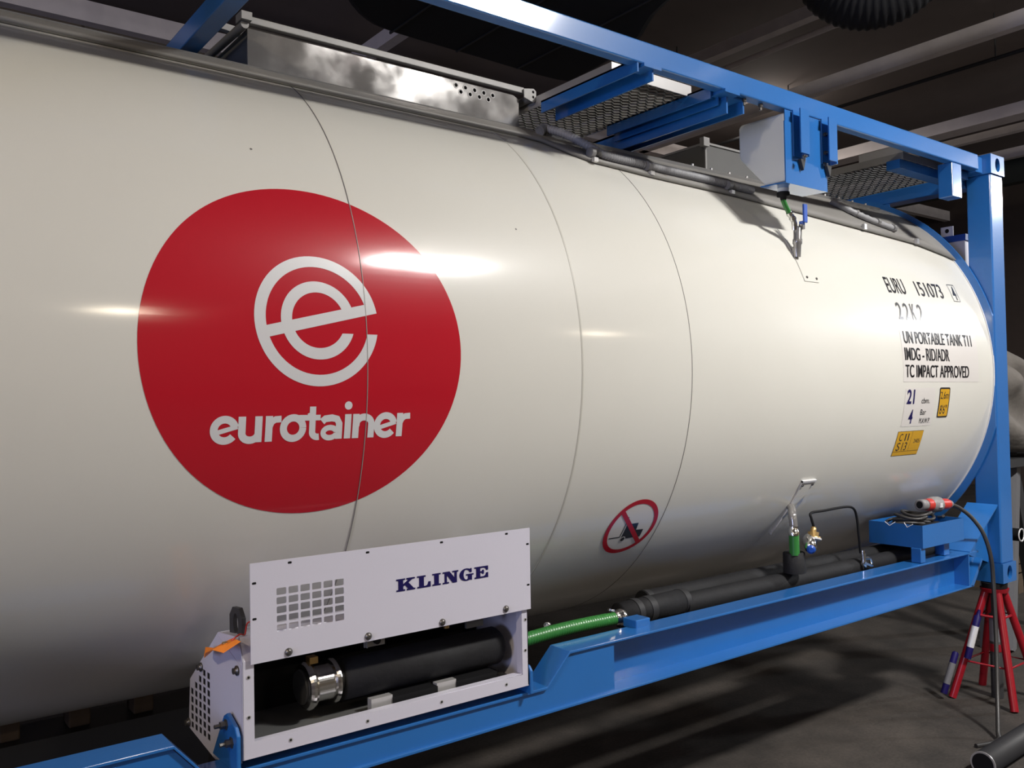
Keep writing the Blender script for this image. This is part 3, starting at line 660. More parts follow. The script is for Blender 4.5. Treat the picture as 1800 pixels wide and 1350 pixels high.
for x, d in ((4.98, 41.9), (5.5, 39.7)):
    q = onA(x, d, 0.03); tag(MB().box(q.x-0.012, q.x+0.012, q.y-0.006, q.y+0.012, q.z-0.018, q.z+0.012).build('sheet_clip', M['alu']), 'small shiny clip on the sheet edge %s' % ('above the first letters' if x < 5.2 else 'near the right end of the tank'), 'clip')

# ------------------------------------------------------------------ header reservoir
t = thing('fluid_reservoir', (4.0, 0.15, 2.13), 'milky plastic fluid reservoir behind a blue plate, hung under the top rail', 'reservoir')
body = [(0.040, 2.470), (0.040, 2.146), (0.155, 2.146), (0.292, 2.296), (0.302, 2.310), (0.302, 2.455), (0.292, 2.474)]
MB().prism(body, 'x', 3.868, 4.17).build('bottle', M['plastic'], t, bevel=0.012)
MB().lathe((3.955, 0.115, 2.150), (0, 0, -1), [(0, 0.027), (0.03, 0.026), (0.032, 0.020)], 20).build('neck', M['plastic'], t)
MB().lathe((3.955, 0.115, 2.119), (0, 0, -1), [(0, 0.030), (0.020, 0.030), (0.022, 0.016), (0.038, 0.013)], 20).build('cap', M['black'], t)
t = thing('reservoir_bracket', (4.02, 0.03, 2.13), 'blue plate bracket bolted under the top rail, holding the milky reservoir', 'bracket')
MB().box(3.855, 4.190, 0.028, 0.034, 2.140, 2.425).build('front_plate', B, t)
MB().prism([(0.028, 2.140), (0.028, 2.134), (0.17, 2.140), (0.17, 2.146)], 'x', 3.855, 4.190).build('bottom_tray', B, t)
for x0, x1 in ((3.915, 3.985), (4.145, 4.215)):
    MB().box(x1-0.006, x1, -0.016, 0.028, 2.265, 2.484).box(x0, x1, 0.022, 0.028, 2.265, 2.484).box(x0+0.002, x1-0.006, -0.016, -0.010, 2.275, 2.484).build('hanger', B, t)
MB().box(3.87, 4.18, 0.036, 0.040, 2.40, 2.484).build('upper_plate', B, t)
for x, z in ((3.93, 2.255), (4.155, 2.262), (4.165, 2.41), (4.165, 2.32)):
    MB().lathe((x, -0.016 if x < 4 else 0.022, z), (0, -1, 0), [(0, 0.010), (0.010, 0.010), (0.010, 0.005), (0.02, 0.005)], 6, False).build('bolt', M['bolt'], t)
for x in (3.95, 4.165): MB().prism([(x, 2.256), (x+0.04, 2.262), (x+0.022, 2.205)], 'y', 0.010, 0.026).build('weld_gusset', M['darkmetal'], t)
t = thing('filling_hose', (4.02, 0.14, 1.9), 'short green hose with ball valve running from the reservoir to the tank side', 'hose')
MB().tube(smooth_path([(3.952, 0.115, 2.085), (3.965, 0.115, 2.065), (3.985, 0.117, 2.045), (4.012, 0.122, 2.025)], 8), 0.0125, 14).build('green_tube', M['green'], t)
MB().tube(smooth_path([(4.000, 0.120, 2.032), (4.035, 0.125, 2.010), (4.060, 0.13, 1.985), (4.068, 0.135, 1.955)], 8), 0.0145, 14, rf=lambda i: 0.0165 if i in (3, 4, 9, 10, 11) else 0.0135).build('hose_clamp', M['chrome'], t)
MB().lathe((4.085, 0.128, 1.972), (0.0, 0.06, -1), [(0, 0.012), (0.01, 0.020), (0.06, 0.020), (0.065, 0.023), (0.085, 0.023), (0.09, 0.019), (0.15, 0.018)], 14).build('valve_body', M['stainless'], t)
MB().box(4.078, 4.106, 0.085, 0.096, 1.985, 2.075).box(4.083, 4.10, 0.096, 0.12, 1.975, 1.995).build('valve_handle', M['blue_handle'], t, bevel=0.003)
MB().box(4.082, 4.10, 0.098, 0.12, 1.955, 1.980).build('valve_stem', M['bolt'], t)
MB().tube([(4.082, 0.145, 1.87), (4.098, 0.168, 1.80)], 0.016, 12).build('weld_pipe', M['stainless'], t)

# ------------------------------------------------------------------ lower valve group
t = thing('drain_hose', (4.02, 0.17, 0.3), 'short green hose with steel elbow hanging from the lower side of the tank', 'hose')
MB().tube(smooth_path([(4.11, 0.235, 0.60), (4.075, 0.195, 0.590), (4.035, 0.165, 0.565), (4.028, 0.155, 0.53), (4.028, 0.155, 0.49)], 8), 0.02, 14).build('elbow', M['stainless'], t)
MB().lathe((4.028, 0.155, 0.515), (0, 0, -1), [(0, 0.022), (0.02, 0.022), (0.022, 0.025), (0.045, 0.025)], 14).build('hose_clamp', M['chrome'], t)
MB().lathe((4.030, 0.155, 0.475), (0.02, 0, -1), [(0, 0.0245), (0.10, 0.0245)], 16).build('green_tube', M['green'], t)
wpoly([[(4.075, -0.78), (4.12, -0.72), (4.16, -0.655), (4.165, -0.69), (4.15, -0.735), (4.135, -0.76), (4.11, -0.75), (4.09, -0.80)]], M['alu'], tank, 0.010, 'sealant_patch', 'smear of silvery sealant on the lower cover plate')
t = thing('sensor_valve', (4.13, 0.14, 0.35), 'small steel and brass valve with sensor beside the lower green hose', 'valve')
MB().lathe((4.085, 0.10, 0.405), (0.55, 0.45, 0.35), [(0, 0.015), (0.004, 0.027), (0.03, 0.030), (0.06, 0.036), (0.085, 0.030)], 18).build('body', M['chrome'], t)
MB().lathe((4.083, 0.098, 0.403), (-0.55, -0.5, -0.1), [(0, 0.021), (0.006, 0.021), (0.007, 0.012), (0.012, 0.012)], 16).build('cap', M['blue_handle'], t)
MB().lathe((4.150, 0.13, 0.445), (0.25, 0.1, 0.9), [(0, 0.037), (0.008, 0.037), (0.010, 0.026), (0.03, 0.027), (0.032, 0.015), (0.055, 0.013)], 16).build('sensor_head', M['brass'], t)
MB().lathe((4.150, 0.13, 0.443), (0.25, 0.1, 0.9), [(-0.004, 0.04), (0.004, 0.04)], 18).build('flange', M['white_vinyl'], t)
MB().lathe((4.055, 0.175, 0.385), (0.02, 0, -1), [(0, 0.046), (0.004, 0.052), (0.10, 0.054)], 20).build('insulation_sleeve', M['black_foam'], t)
tag(MB().tube(smooth_path([(4.168, 0.137, 0.50), (4.155, 0.14, 0.54), (4.17, 0.15, 0.565), (4.30, 0.16, 0.565), (4.50, 0.17, 0.565), (4.575, 0.17, 0.55), (4.605, 0.17, 0.50), (4.62, 0.17, 0.40), (4.64, 0.175, 0.31)], 8), 0.0065, 8).build('sensor_cable', M['black']), 'thin black cable looping from the brass sensor to the small tap', 'cable')
t = thing('drain_tap', (4.66, 0.17, 0.22), 'small shiny drain tap on the black pipe left of the blue tray', 'tap')
MB().lathe((4.645, 0.165, 0.325), (0.1, 0, -1), [(0, 0.012), (0.02, 0.016), (0.05, 0.012), (0.07, 0.018), (0.10, 0.012)], 12).build('body', M['chrome'], t)
MB().tube(smooth_path([(4.66, 0.165, 0.28), (4.70, 0.16, 0.275), (4.715, 0.16, 0.25)], 5), 0.009, 8).build('spout', M['chrome'], t)
MB().bar((4.63, 0.15, 0.262), (4.71, 0.15, 0.235), 0.008, 0.012).build('lever', M['chrome'], t)

# ------------------------------------------------------------------ insulated pipes along the bottom
t = thing('insulated_pipe', (3.15, 0.235, 0.19), 'fat black insulated pipe end joined to the green hose on the bottom rail', 'pipe')
MB().lathe((2.925, 0.235, 0.248), (1, 0, 0), [(0, 0.030), (0.004, 0.052), (0.40, 0.054), (0.404, 0.045)], 28).build('foam_sleeve', M['black_foam'], t)
for x, wd in ((3.00, 0.03), (3.075, 0.035), (3.29, 0.03)): MB().lathe((x, 0.235, 0.248), (1, 0, 0), [(0, 0.0555), (wd, 0.0555)], 28).build('tape_band', M['black_tape'], t)
t = thing('insulated_pipe', (4.2, 0.30, 0.21), 'long black insulated pipe running behind the bottom rail to the blue tray', 'pipe')
MB().tube([(3.16, 0.325, 0.250), (4.2, 0.33, 0.245), (5.40, 0.31, 0.235)], 0.050, 24).build('foam_sleeve', M['black_foam'], t)
MB().lathe((3.165, 0.325, 0.250), (1, 0, 0), [(0, 0.0525), (0.03, 0.0525)], 24).build('tape_band', M['black_tape'], t)
MB().tube([(3.3, 0.225, 0.236), (5.45, 0.215, 0.222)], 0.048, 20).build('foam_sleeve', M['black_foam'], t)
t = thing('supply_hose', (2.57, 0.2, 0.22), 'ribbed green hose between the white cooling unit and the black pipe', 'hose')
hp = [(2.255+k*0.0042, 0.205, 0.235+0.010*math.sin(k/150*PI)+0.014*k/150) for k in range(150)]
MB().tube(hp, 0.026, 18, rf=lambda i: 0.0262 if i % 3 else 0.0238).build('ribbed_tube', M['green'], t)
MB().lathe((2.868, 0.207, 0.249), (1, 0, 0), [(0, 0.029), (0.03, 0.029), (0.032, 0.034), (0.05, 0.034), (0.055, 0.026), (0.08, 0.022)], 20).build('hose_fitting', M['chrome'], t)
MB().bar((2.865, 0.20, 0.283), (2.835, 0.20, 0.292), 0.008, 0.008).build('clamp_screw', M['chrome'], t)
tag(MB().lathe((2.60, 0.30, 0.25), (-1, -0.6, 0.2), [(0, 0.013), (0.02, 0.013), (0.021, 0.008), (0.014, 0.007)], 12).build('pipe_stub', M['chrome']), 'tiny bright pipe stub just above the ribbed green hose', 'fitting')

# ------------------------------------------------------------------ white cooling unit
WP = M['white_paint']
unit = thing('cooling_unit', (1.76, 0.2, 0.13), 'white sheet metal cooling unit standing on the bottom rail, front opened', 'cooling unit')
prof = [(0.0, 0.160), (0.0, 0.432), (0.03, 0.492), (0.20, 0.474), (0.469, 0.273), (0.485, 0.117), (0.235, 0.091)]
X0, X1 = 1.258, 2.262
# front frame with the open bay
plate([[(X0, 0.160), (X1, 0.157), (X1, 0.430), (X0, 0.430)], [(1.290, 0.205), (2.236, 0.198), (2.236, 0.424), (1.290, 0.424)]], lambda v: (v.x, 0.0015+v.z, v.y), 0.003).build('front_frame', WP, unit)
MB().box(1.290, 2.236, 0.003, 0.03, 0.199, 0.2015).box(2.2345, 2.237, 0.003, 0.03, 0.2, 0.424).build('bay_return', WP, unit)
# end panels
holes = []
hy = [0.285+k*0.0365 for k in range(5)]
for c in range(5):
    top = [0.345, 0.318, 0.291, 0.262, 0.233][c]
    y = 0.445-c*0.0395
    n = [5, 6, 7, 8, 8][c]; zt = [0.240, 0.268, 0.297, 0.325, 0.325][c]
    for k in range(n):
        z = zt-k*0.0262; holes.append([(y-0.0125, z-0.0098), (y+0.0125, z-0.0098), (y+0.0125, z+0.0098), (y-0.0125, z+0.0098)])
pp_ = [(0.012, 0.155), (0.012, 0.425), (0.19, 0.462), (0.469, 0.273), (0.485, 0.117), (0.235, 0.091)]
ep = plate([prof]+holes, lambda v: (X0+0.0008+v.z, v.x, v.y), 0.0008).build('end_panel', WP, unit); lab(ep, 'left end panel with a grid of square holes')
plate([[(0.010, 0.150), (0.010, 0.415), (0.205, 0.467), (0.458, 0.276), (0.472, 0.125), (0.235, 0.098)]]+holes, lambda v: (X0-0.0004+v.z, v.x, v.y), 0.0008).build('end_cover', WP, unit)
MB().prism(prof, 'x', X1-0.003, X1).build('end_panel', WP, unit)
def sheet(P, x0, x1, name, m, parent):
    mb = MB(); vs = []
    for y, z in P: vs += [(x0, y, z), (x1, y, z)]
    mb.add(vs, [(2*i, 2*i+1, 2*i+3, 2*i+2) for i in range(len(P)-1)]); o = mb.build(name, m, parent)
    s = o.modifiers.new('s', 'SOLIDIFY'); s.thickness = 0.003; return o
sheet([(0.0, 0.430), (0.03, 0.492), (0.20, 0.474), (0.469, 0.273), (0.485, 0.117)], X0+0.003, X1-0.003, 'top_cover', WP, unit)
sheet([(0.485, 0.117), (0.235, 0.091), (0.0, 0.160)], X0+0.003, X1-0.003, 'base_pan', WP, unit)
MB().box(1.29, 2.236, 0.02, 0.30, 0.175, 0.180).build('inner_floor', M['darkgrey'], unit)
MB().prism([(0.255, 0.110), (0.255, 0.40), (0.30, 0.38), (0.45, 0.272), (0.462, 0.122)], 'x', 1.2594, 1.261).build('grille_shade', M['black'], unit)  # black sheet added behind the holes so they read as shaded
MB().box(1.27, 2.25, 0.30, 0.305, 0.13, 0.40).build('inner_partition', M['black'], unit)
for x0 in (1.68, 1.92): MB().box(x0, x0+0.075, 0.05, 0.075, 0.182, 0.222).box(x0, x0+0.075, 0.035, 0.075, 0.180, 0.185).build('pipe_support', M['alu'], unit)
for x0 in (1.755, 1.995): MB().box(x0, x0+0.165, 0.045, 0.11, 0.18, 0.215).build('rubber_block', M['black'], unit)
MB().box(1.66, 1.73, 0.05, 0.058, 0.385, 0.425).box(1.664, 1.667, 0.042, 0.05, 0.385, 0.425).build('inner_bracket', M['galv'], unit)
MB().lathe((1.700, 0.05, 0.402), (0, -1, 0), [(0, 0.011), (0.01, 0.011)], 12).build('inner_knob', M['black'], unit)
MB().lathe((1.96, 0.05, 0.428), (0, 0, -1), [(0, 0.010), (0.012, 0.015), (0.02, 0.015), (0.022, 0.010), (0.032, 0.010)], 10).build('brass_fitting', M['brass'], unit)
MB().box(2.06, 2.13, 0.08, 0.09, 0.37, 0.425).build('inner_bracket', M['darkgrey'], unit)
# black insulated pipe in the bay
t = thing('header_pipe', (1.85, 0.125, 0.21), 'fat black foam covered pipe with steel end clamp inside the white unit', 'pipe')
MB().lathe((1.605, 0.125, 0.280), (1, 0, 0), [(0, 0.050), (0.004, 0.063), (0.60, 0.064), (0.615, 0.052)], 32).build('foam_sleeve', M['black_foam'], t)
MB().lathe((1.488, 0.125, 0.284), (1, 0, 0), [(-0.004, 0.050), (0, 0.066), (0.008, 0.072), (0.016, 0.072), (0.022, 0.062), (0.026, 0.066), (0.030, 0.054), (0.085, 0.054), (0.088, 0.064), (0.094, 0.068), (0.100, 0.068), (0.105, 0.056), (0.12, 0.05)], 48, False).build('clamp_ferrule', M['chrome'], t)
MB().lathe((1.4835, 0.125, 0.284), (-1, 0, 0), [(0, 0.052), (0.006, 0.050)], 32).build('end_cap', M['darkmetal'], t)
MB().box(1.503, 1.53, 0.105, 0.135, 0.352, 0.372).build('clamp_bolt', M['brass'], t)
# raised front panel
cells = []
for j in range(5):
    for i in range(6):
        xa = 1.3535+i*0.0358; za = 0.4985+j*0.02575; cells.append(rrect(xa, xa+0.0295, za, za+0.0200, 0.003, 2))
slots = [(1.394, 0.689), (1.642, 0.6885), (1.907, 0.6895), (2.168, 0.6895), (1.289, 0.644), (1.289, 0.545), (2.258, 0.645), (2.258, 0.505)]
for x, z in slots: cells.append(rrect(x-0.0065, x+0.0065, z-0.0035, z+0.0035, 0.0034, 3))
fp = plate([[(1.2775, 0.4215), (2.2675, 0.4215), (2.2685, 0.7000), (1.2775, 0.7000)]]+cells, lambda v: (v.x, -0.010+v.z, v.y), 0.003)
fpo = fp.build('front_panel', WP, unit); lab(fpo, 'raised front panel with vent grid and dark blue lettering')
for x, z in slots: MB().box(x-0.006, x+0.006, -0.0105, -0.0085, z-0.0032, z+0.0032).build('slot_plug', M['black'], fpo)
for x, z in ((1.387, 0.437), (1.640, 0.437), (1.905, 0.435), (2.160, 0.438)):
    MB().lathe((x, -0.011, z), (0, -1, 0), [(0, 0.0115), (0.003, 0.0115), (0.006, 0.009), (0.009, 0.005)], 16).build('screw', M['bolt'], fpo)
for x, z in ((1.274, 0.385), (1.274, 0.275), (1.395, 0.184), (1.640, 0.180), (1.905, 0.179), (2.165, 0.180), (2.251, 0.385), (2.249, 0.280)):
    MB().lathe((x, 0, z), (0, -1, 0), [(0, 0.0058), (0.0012, 0.0058)], 12).build('rivet_nut', M['alu'], unit); MB().lathe((x, -0.0012, z), (0, -1, 0), [(0, 0.0033), (0.0006, 0.0033)], 10).build('rivet_hole', M['black'], unit)
# slab-serif letters on the panel
def L2(P): return P
ZB, ZT = 0.5555, 0.5935
def box2(x0, x1, z0, z1): return [(x0, z0), (x1, z0), (x1, z1), (x0, z1)]
hh = ZT-ZB; sf = 0.0062
def q(z): return ZB+hh*z
KL = {
 'K': [[(1.739, q(0)), (1.770, q(0)), (1.770, q(.12)), (1.763, q(.12)), (1.763, q(.35)), (1.7695, q(.45)), (1.781, q(.12)), (1.776, q(.12)), (1.776, q(0)), (1.806, q(0)), (1.806, q(.12)), (1.801, q(.12)), (1.782, q(.62)), (1.7965, q(.88)), (1.805, q(.88)), (1.805, q(1)), (1.775, q(1)), (1.775, q(.88)), (1.782, q(.88)), (1.763, q(.54)), (1.763, q(.88)), (1.770, q(.88)), (1.770, q(1)), (1.739, q(1)), (1.739, q(.88)), (1.746, q(.88)), (1.746, q(.12)), (1.739, q(.12))]],
 'L': [[(1.814, q(0)), (1.863, q(0)), (1.863, q(.44)), (1.855, q(.44)), (1.852, q(.22)), (1.846, q(.13)), (1.838, q(.13)), (1.838, q(.88)), (1.845, q(.88)), (1.845, q(1)), (1.814, q(1)), (1.814, q(.88)), (1.821, q(.88)), (1.821, q(.12)), (1.814, q(.12))]],
 'I': [[(1.870, q(0)), (1.901, q(0)), (1.901, q(.12)), (1.894, q(.12)), (1.894, q(.88)), (1.901, q(.88)), (1.901, q(1)), (1.870, q(1)), (1.870, q(.88)), (1.877, q(.88)), (1.877, q(.12)), (1.870, q(.12))]],
 'N': [[(1.909, q(0)), (1.932, q(0)), (1.932, q(.12)), (1.9245, q(.12)), (1.9245, q(.72)), (1.9465, q(0)), (1.963, q(0)), (1.963, q(.88)), (1.969, q(.88)), (1.969, q(1)), (1.946, q(1)), (1.946, q(.88)), (1.954, q(.88)), (1.954, q(.42)), (1.935, q(1)), (1.909, q(1)), (1.909, q(.88)), (1.916, q(.88)), (1.916, q(.12)), (1.909, q(.12))]],
 'E': [[(2.033, q(0)), (2.088, q(0)), (2.088, q(.42)), (2.080, q(.42)), (2.077, q(.22)), (2.070, q(.13)), (2.056, q(.13)), (2.056, q(.45)), (2.062, q(.45)), (2.064, q(.34)), (2.071, q(.34)), (2.071, q(.70)), (2.064, q(.70)), (2.062, q(.58)), (2.056, q(.58)), (2.056, q(.87)), (2.070, q(.87)), (2.077, q(.80)), (2.080, q(.64)), (2.088, q(.64)), (2.088, q(1)), (2.033, q(1)), (2.033, q(.88)), (2.040, q(.88)), (2.040, q(.12)), (2.033, q(.12))]],
}
def gl():
    cx, cz, rx, rz = 2.0005, q(.5), 0.0270, hh*0.53
    P = [(cx+rx*math.cos(math.radians(a_)), cz+rz*math.sin(math.radians(a_))) for a_ in range(48, 301, 6)]
    P += [(2.0165, q(.03)), (2.0185, q(.0)), (2.0225, q(0)), (2.0225, q(.42)), (2.0290, q(.42)), (2.0290, q(.53)), (1.9995, q(.53)), (1.9995, q(.42)), (2.0065, q(.42)), (2.0065, q(.16))]
    P += [(cx+rx*0.42*math.cos(math.radians(a_)), cz+rz*0.80*math.sin(math.radians(a_))) for a_ in range(280, 60, -10)]
    P += [(2.0105, q(.80)), (2.0140, q(.66)), (2.0215, q(.66)), (2.0215, q(1)), (2.0165, q(1)), (2.0155, q(.93))]
    return P
KL['G'] = [gl()]
for ch in 'KLINGE':
    plate(KL[ch], lambda v: (v.x, -0.0125+v.z, v.y), 0.001).build('letter', M['navy'], fpo)
# cover screws on the left end
for y, z in ((0.350, 0.338), (0.035, 0.400), (0.045, 0.185), (0.475, 0.135)):
    MB().lathe((X0-0.003, y, z), (-1, 0, 0), [(0, 0.014), (0.003, 0.014), (0.003, 0.009), (0.012, 0.009)], 12).build('screw', M['bolt'], unit)
# lifting eye
plate([[(0.060, 0.455), (0.160, 0.440), (0.160, 0.530), (0.135, 0.556), (0.085, 0.560), (0.060, 0.535)], circ(0.110, 0.512, 0.020, 20, 0.030)], lambda v: (1.285+v.z, v.x, v.y), 0.012).build('lifting_eye', M['darkmetal'], unit)
MB().box(1.265, 1.29, 0.03, 0.06, 0.41, 0.47).build('eye_bolt_plate', M['darkmetal'], unit)
# orange tag
mb = MB(); vs = []
for i, (y, z) in enumerate([(-0.02, 0.482), (0.05, 0.476), (0.11, 0.455), (0.17, 0.425), (0.225, 0.418)]):
    wv = [0.030, 0.036, 0.036, 0.020, 0.003][i]; vs += [(1.228-wv, y, z-0.010), (1.228+wv*0.6, y, z+0.012)]
tg = thing('warning_tag', (1.22, 0.08, 0.42), 'bright orange tag tied to the lifting eye of the white unit', 'tag')
o = MB().add(vs, [(2*i, 2*i+1, 2*i+3, 2*i+2) for i in range(4)]).build('tag_card', M['orange'], tg); s = o.modifiers.new('s', 'SOLIDIFY'); s.thickness = 0.0012
MB().tube(smooth_path([(1.235, 0.02, 0.49), (1.262, 0.03, 0.50), (1.28, 0.04, 0.495), (1.285, 0.035, 0.525), (1.29, 0.01, 0.535)], 6), 0.0022, 6).build('tag_wire', M['redplastic'], tg)
MB().lathe((1.225, 0.045, 0.478), (0, 0, 1), [(0, 0.008), (0.004, 0.008)], 12).build('eyelet', M['brass'], tg)
# blue feet of the unit on the rail
t = thing('mounting_bracket', (1.245, 0.06, 0.125), 'blue bracket with hex bolts holding the left end of the white unit', 'bracket')
MB().prism([(-0.005, 0.125), (-0.005, 0.230), (0.012, 0.252), (0.075, 0.275), (0.10, 0.262), (0.20, 0.125)], 'x', 1.238, 1.250).build('plate', B, t, bevel=0.003)
for y, z in ((0.078, 0.243), (0.035, 0.205)): MB().lathe((1.238, y, z), (-1, 0, 0), [(0, 0.016), (0.003, 0.016), (0.003, 0.011), (0.018, 0.011), (0.018, 0.006), (0.034, 0.006)], 6, False).build('hex_bolt', M['bolt'], t)
t = thing('mounting_bracket', (2.27, 0.06, 0.125), 'blue bracket plate holding the right end of the white unit', 'bracket')
MB().prism([(-0.005, 0.125), (-0.005, 0.205), (0.010, 0.222), (0.06, 0.225), (0.15, 0.125)], 'x', 2.266, 2.278).build('plate', B, t, bevel=0.003)

# ------------------------------------------------------------------ blue tray, plug and cable
t = thing('blue_tray', (5.22, 0.17, 0.23), 'open blue steel tray on legs above the right end of the bottom rail', 'tray')
TX0, TX1, TY0, TY1, TZ0, TZ1 = 4.99, 5.45, 0.02, 0.33, 0.31, 0.433
MB().box(TX0, TX0+0.005, TY0, TY1, TZ0, TZ1).box(TX1-0.005, TX1, TY0, TY1, TZ0, TZ1).box(TX0+0.005, TX1-0.005, TY0, TY0+0.005, TZ0, TZ1).box(TX0+0.005, TX1-0.005, TY1-0.005, TY1, TZ0, TZ1).box(TX0+0.005, TX1-0.005, TY0+0.005, TY1-0.005, TZ0, TZ0+0.005).build('tray_walls', B, t)
MB().box(4.985, 5.035, 0.030, 0.085, 0.232, 0.31).build('leg', B, t, bevel=0.003); MB().box(5.30, 5.36, 0.060, 0.115, 0.232, 0.31).build('leg', B, t, bevel=0.003)
t = thing('cable_coil', (5.15, 0.18, 0.43), 'coiled black cable heaped in the blue tray', 'cable')
for k in range(5):
    cx, cy = 5.13+0.045*(k % 3), 0.19-0.01*k; z0 = 0.425+0.012*k
    MB().tube([(cx+(0.10-0.008*k)*math.cos(a_), cy+(0.10-0.006*k)*math.sin(a_), z0+0.008*math.sin(2*a_+k)) for a_ in [2*PI*j/32 for j in range(33)]], 0.009, 8).build('cable_loop', M['cable'], t)
MB().box(5.08, 5.30, 0.06, 0.27, 0.33, 0.425).build('inner_pack', M['black'], t, bevel=0.02)
MB().tube(smooth_path([(5.30, 0.06, 0.455), (5.36, 0.09, 0.44), (5.40, 0.14, 0.43)], 6), 0.008, 8).build('cable_loop', M['cable'], t)
for y, s in ((0.20, 1), (0.10, -1)):
    tag(MB().tube([(4.984, y+0.03*s, 0.437), (4.980, y, 0.418), (4.996, y-0.025*s, 0.440)], 0.0022, 6).build('cable_tie_end', M['white_vinyl']), 'thin white wire end over the tray edge, %s of two' % ('left' if s > 0 else 'right'), 'wire')
t = thing('power_plug', (5.32, 0.10, 0.44), 'red and grey industrial power plug lying on the blue tray', 'plug')
ax = Vector((0.905, -0.10, -0.05)).normalized(); p0 = Vector((5.185, 0.135, 0.520))
MB().lathe(p0, ax, [(0, 0.022), (0, 0.031), (0.05, 0.031), (0.055, 0.028)], 20).build('collar', M['greyplastic'], t)
MB().lathe(p0+ax*-0.001, ax, [(0, 0.020), (0.002, 0.020)], 16).build('socket_face', M['black'], t)
MB().lathe(p0+ax*0.052, ax, [(0, 0.033), (0.06, 0.036), (0.07, 0.034)], 20).build('front_shell', M['redplastic'], t)
MB().lathe(p0+ax*0.09, ax, [(0, 0.030), (0.02, 0.045), (0.08, 0.045), (0.10, 0.030)], 12).build('locking_ring', M['greyplastic'], t)
MB().lathe(p0+ax*0.185, ax, [(0, 0.032), (0.06, 0.032), (0.085, 0.026)], 20).build('rear_shell', M['redplastic'], t)
MB().lathe(p0+ax*0.268, ax, [(0, 0.026), (0.025, 0.020), (0.035, 0.013)], 14).build('cable_gland', M['greyplastic'], t)
MB().box(5.295, 5.325, 0.072, 0.084, 0.500, 0.526).build('badge', M['white_vinyl'], t)
tag(MB().tube(smooth_path([(5.480, 0.105, 0.500), (5.53, 0.08, 0.478), (5.575, 0.03, 0.42), (5.60, -0.02, 0.33), (5.615, -0.05, 0.20), (5.615, -0.06, 0.05), (5.56, -0.09, -0.22), (5.42, -0.15, -0.50), (5.27, -0.215, -0.66), (5.20, -0.24, -0.690), (5.05, -0.20, -0.690)], 10), 0.0115, 10).build('power_cable', M['cable']), 'thick black power cable hanging from the red plug to the floor', 'cable')

# ------------------------------------------------------------------ jack stand
t = thing('jack_stand', (5.92, 0.07, FL), 'red tubular jack stand carrying the near right corner of the frame', 'jack stand')
RP = M['redpaint']
feet = [(5.72, 0.245), (6.10, 0.24), (5.73, -0.105), (6.11, -0.10)]
apex = Vector((5.93, 0.075, -0.055))
for fx, fy in feet:
    top = apex+Vector(((fx-5.92)*0.20, (fy-0.07)*0.20, 0)); MB().tube([(fx, fy, FL+0.004), top], 0.0225, 16).build('leg', RP, t)
MB().lathe((5.93, 0.075, -0.060), (0, 0, 1), [(0, 0.075), (0.022, 0.080)], 28).build('top_plate', RP, t)
MB().lathe((5.93, 0.075, -0.036), (0, 0, 1), [(0, 0.07), (0.030, 0.072)], 20).build('rubber_pad', M['black'], t)
def ringrod(z, fr_, r):
    P = []
    for fx, fy in (feet[0], feet[1], feet[3], feet[2], feet[0]): P.append((5.93+(fx-5.93)*fr_, 0.075+(fy-0.075)*fr_, z))
    return MB().tube(P, r, 8)
ringrod(-0.475, 0.735, 0.006).build('brace_ring', RP, t)
ringrod(-0.20, 0.42, 0.008).build('brace_ring', M['redpaint'], t)
MB().lathe((5.93, 0.075, FL+0.002), (0, 0, 1), [(0, 0.034), (0.50, 0.034), (0.505, 0.022), (0.62, 0.022)], 20).build('centre_column', M['darkmetal'], t)
MB().lathe((5.93, 0.075, -0.36), (0, 0, 1), [(0, 0.0352), (0.14, 0.0352)], 20).build('column_label', M['lightgrey'], t)
MB().lathe((5.93, 0.075, -0.42), (0, 0, 1), [(0, 0.0365), (0.045, 0.0365)], 20).build('column_collar', RP, t)
t = thing('sealant_tube', (5.76, 0.22, -0.4), 'dark sealant cartridge with white label leaning on the left jack stand leg', 'cartridge')
d = Vector((0.075, -0.055, 0.33)).normalized(); p = Vector((5.765, 0.170, -0.455))
MB().lathe(p, d, [(0, 0.020), (0.26, 0.020), (0.265, 0.012), (0.30, 0.008)], 16).build('barrel', M['navy'], t); MB().lathe(p+d*0.07, d, [(0, 0.0207), (0.13, 0.0207)], 16).build('paper_label', M['white_vinyl'], t)
t = thing('spray_can', (5.68, 0.26, -0.6), 'slim blue and white tube leaning against the foot of the jack stand', 'tube')
p = Vector((5.655, 0.265, -0.665)); d = Vector((0.10, -0.05, 0.30)).normalized()
MB().lathe(p, d, [(0, 0.019), (0.25, 0.019), (0.26, 0.01)], 16).build('barrel', M['navy'], t); MB().lathe(p+d*0.06, d, [(0, 0.0197), (0.13, 0.0197)], 16).build('paper_label', M['lightgrey'], t)
# the other three stands that carry the container
for i, (bx, by, l) in enumerate(((5.93, 2.36, 'red jack stand under the far right corner of the frame'), (0.09, 0.075, 'red jack stand under the near left corner of the frame'), (0.09, 2.36, 'red jack stand under the far left corner of the frame'))):
    t = thing('jack_stand', (bx, by, FL), l, 'jack stand', 'jack stands under the frame')
    for sx in (-1, 1):
        for sy in (-1, 1): MB().tube([(bx+sx*0.19, by+sy*0.17, FL+0.004), (bx+sx*0.04, by+sy*0.035, -0.055)], 0.0225, 12).build('leg', RP, t)
    MB().lathe((bx, by, -0.060), (0, 0, 1), [(0, 0.075), (0.022, 0.080)], 24).build('top_plate', RP, t); MB().lathe((bx, by, -0.036), (0, 0, 1), [(0, 0.07), (0.030, 0.072)], 20).build('rubber_pad', M['black'], t)

